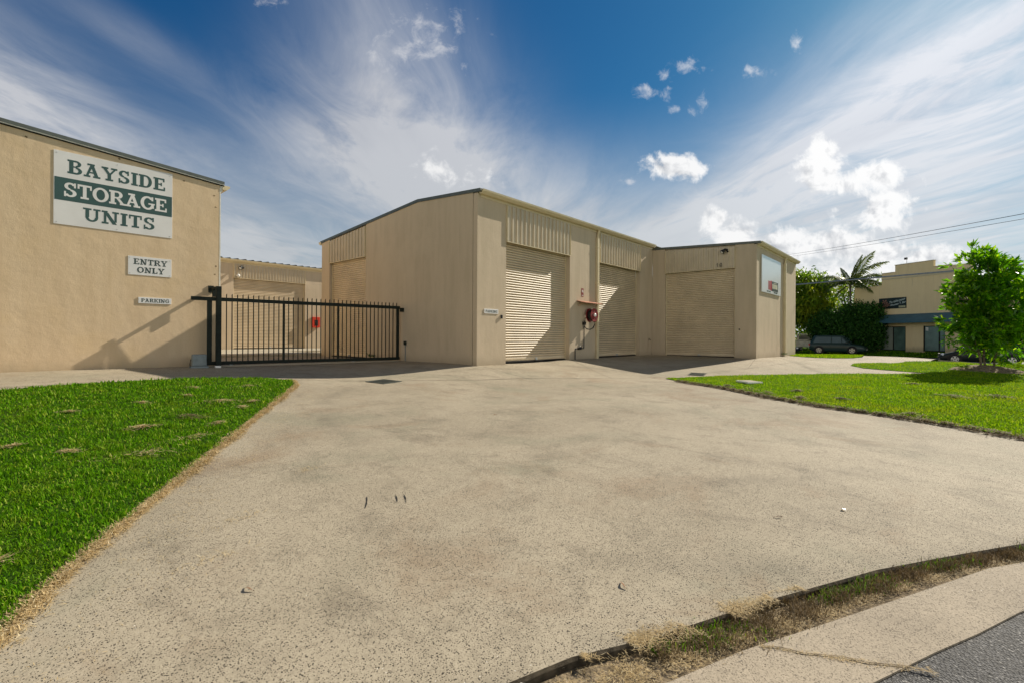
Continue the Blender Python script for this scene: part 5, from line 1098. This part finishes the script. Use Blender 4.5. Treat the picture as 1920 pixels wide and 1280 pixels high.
    for sx in (-wb / 2 - .05, wb / 2 - .05):
        for side in (-1, 1):
            ar = MB().lathe([(wr + .06, 0), (wr + .06, .012)], (sx, side * (hw - .005), wr), (0, side, 0), 28); ar.build('wheel_arch', tyre, body)
            wl = MB().lathe([(wr * .6, -.10), (wr * .96, -.10), (wr, -.05), (wr, .05), (wr * .94, .085), (wr * .64, .09)], (sx, side * (hw - .06), wr), (0, side, 0), 28).build('wheel', tyre, C_, True)
            MB().lathe([(wr * .64, 0), (wr * .60, .012), (wr * .55, -.02)], (sx, side * (hw + .028), wr), (0, side, 0), 24).build('rim', M['hose'], wl)
            q = MB()
            for k in range(5):
                a = k * 2 * math.pi / 5 + .3; c0 = Vector((sx, side * (hw + .034), wr)); d1 = Vector((math.cos(a), 0, math.sin(a))); d2 = Vector((-math.sin(a), 0, math.cos(a)))
                q.prism([c0 + d1 * .03 - d2 * .035, c0 + d1 * wr * .60 - d2 * .05, c0 + d1 * wr * .60 + d2 * .05, c0 + d1 * .03 + d2 * .035], (0, side * .012, 0))
            for kk in ring(0, 0, (wr * .63, wr * .63), (wr * .56, wr * .56), 0, 360, 24): q.prism([(sx + a, side * (hw + .035), wr + b) for a, b in kk], (0, side * .008, 0))
            q.build('spokes', rim, wl)
    for side in (-1, 1):
        zz = belt - .34 if suv else belt - .38
        q = MB(); q.lathe([(.03, -.12), (.12, 0), (.11, .06), (.04, .09)], (xf - .22, side * hw * .66, zz), (.75, side * .5, .25), 14); q.build('headlight', lamp, C_, True)
        q = MB(); q.box(xr - .02, xr + .10, min(side * hw * .72, side * hw * .95), max(side * hw * .72, side * hw * .95), belt - .22, belt - .02); q.build('tail_light', tail, C_, bevel=.02)
        q = MB(); q.box(.78, .92, min(side * (hw + .02), side * (hw + .20)), max(side * (hw + .02), side * (hw + .20)), belt + .0, belt + .15); q.build('mirror', paint, C_, bevel=.03)
        q = MB(); 
        for xx in (-.55, .35): q.box(xx, xx + .18, min(side * (hw - .01), side * (hw + .025)), max(side * (hw - .01), side * (hw + .025)), belt - .19, belt - .155)
        q.build('door_handle', paint, C_)
    q = MB(); q.box(xf - .02, xf + .015, -.26, .26, .40, .51); q.build('number_plate', plate, C_)
    q = MB(); q.box(xf - .10, xf + .004, -hw * .5, hw * .5, .53, .64); q.build('grille', M['hose'], C_)
    C_.location = loc; C_.rotation_euler = (0, 0, rz); return C_
bpy.context.view_layer.update()
car('dark green-black compact SUV parked across the street before the hedge', (.018, .045, .040), 4.42, 1.80, 1.70, True, (54.3, 7.35, gz(54.0, 8) + .09), R_(-93), 2.6, .35)
car('dark hatchback parked on the near kerb behind the bushy tree', (.010, .018, .016), 3.95, 1.68, 1.44, False, (41.9, -1.75, gz(41.9, -1.7)), R_(91), 2.5, .30)
car('dark blue sedan whose tail shows beside the far shed corner', (.010, .020, .038), 4.4, 1.78, 1.42, False, (54.6, 12.6, gz(54.6, 12.6)), R_(-92), 2.6, .31)
# white ute with canopy far behind
ut = thing('ute', (62.5, 11.9, 0), 'white utility vehicle with a canopy parked in the yard beyond the SUV', 'utility vehicle')
q = MB(); q.box(60.6, 65.2, 10.4, 12.1, -.05, .62); q.build('body', M['white'], ut, bevel=.08)
q = MB(); q.box(60.7, 63.0, 10.45, 12.05, .625, 1.38); q.build('canopy', M['white'], ut, bevel=.1)
q = MB(); q.box(60.92, 62.7, 10.40, 10.44, .78, 1.20); q.box(60.66, 60.69, 10.7, 11.8, .78, 1.20); q.build('canopy_window', glass, ut)
for x in (61.4, 64.3): MB().lathe([(.2, 0), (.33, 0), (.33, .2), (.2, .2)], (x, 10.35, -.05), (0, 1, 0), 20).build('wheel', tyre, ut)
# kiosk with curved canopy seen beside the far shed
ki = thing('booth', (60, 14.2, 0), 'small cream caravan with a rounded blue-grey awning beside the far shed corner', 'booth')
q = MB(); q.box(58.6, 61.2, 12.95, 16.5, -.3, 1.5); q.build('body', M['trim'], ki, bevel=.06)
q = MB(); sec = [(12.55, 1.55), (12.35, 1.95), (12.7, 2.45), (13.5, 2.8), (14.5, 2.85), (14.5, 1.55)]; q.prism([(58.2, y_, z) for y_, z in sec], (3, 0, 0)); q.build('awning', plain('awning_grey_blue', (.22, .28, .36), .4), ki, bevel=.1)
q = MB(); q.box(58.56, 58.595, 13.1, 13.9, .1, 1.2); q.build('window', M['hose'], ki)
# ================================================================ WIRES
def wire(a, b, sag, r, label, mat=M['hose'], grp=None):
    a = Vector(a); b = Vector(b); pts = [a.lerp(b, i / 24) - Vector((0, 0, sag * 4 * (i / 24) * (1 - i / 24))) for i in range(25)]
    return tag(MB().tube(pts, r, 6).build('power_line', mat), label, 'power line', grp)
def ext(a, b, ua, ub): a = Vector(a); b = Vector(b); return a + (b - a) * ua, a + (b - a) * ub
a, b = ext((45.11, 9.43, 8.02), (20.29, -1.77, 4.63), -.9, 1.25); wire(a, b, .25, .009, 'upper of two thin black overhead wires at the right')
a, b = ext((45.11, 9.44, 7.85), (20.29, -1.76, 4.48), -.9, 1.25); wire(a, b, .25, .007, 'lower of two thin black overhead wires at the right')
a, b = ext((47.73, 9.5, 5.52), (40.4, -.32, 5.07), -.8, 1.9); wire(a, b, .0, .055, 'thick pale grey bundled cable crossing before the palm and shop', M['steel'])
def pole(x, y, h, label):
    t_ = thing('power_pole', (x, y, gz(x, y)), label, 'power pole'); MB().tube([(x, y, gz(x, y) - .3), (x, y, h)], [.16, .11], 12).build('pole', M['barkgrey'], t_, True)
    MB().box(x - .06, x + .06, y - 1.0, y + 1.0, h - .6, h - .48).build('crossarm', M['barkgrey'], t_)
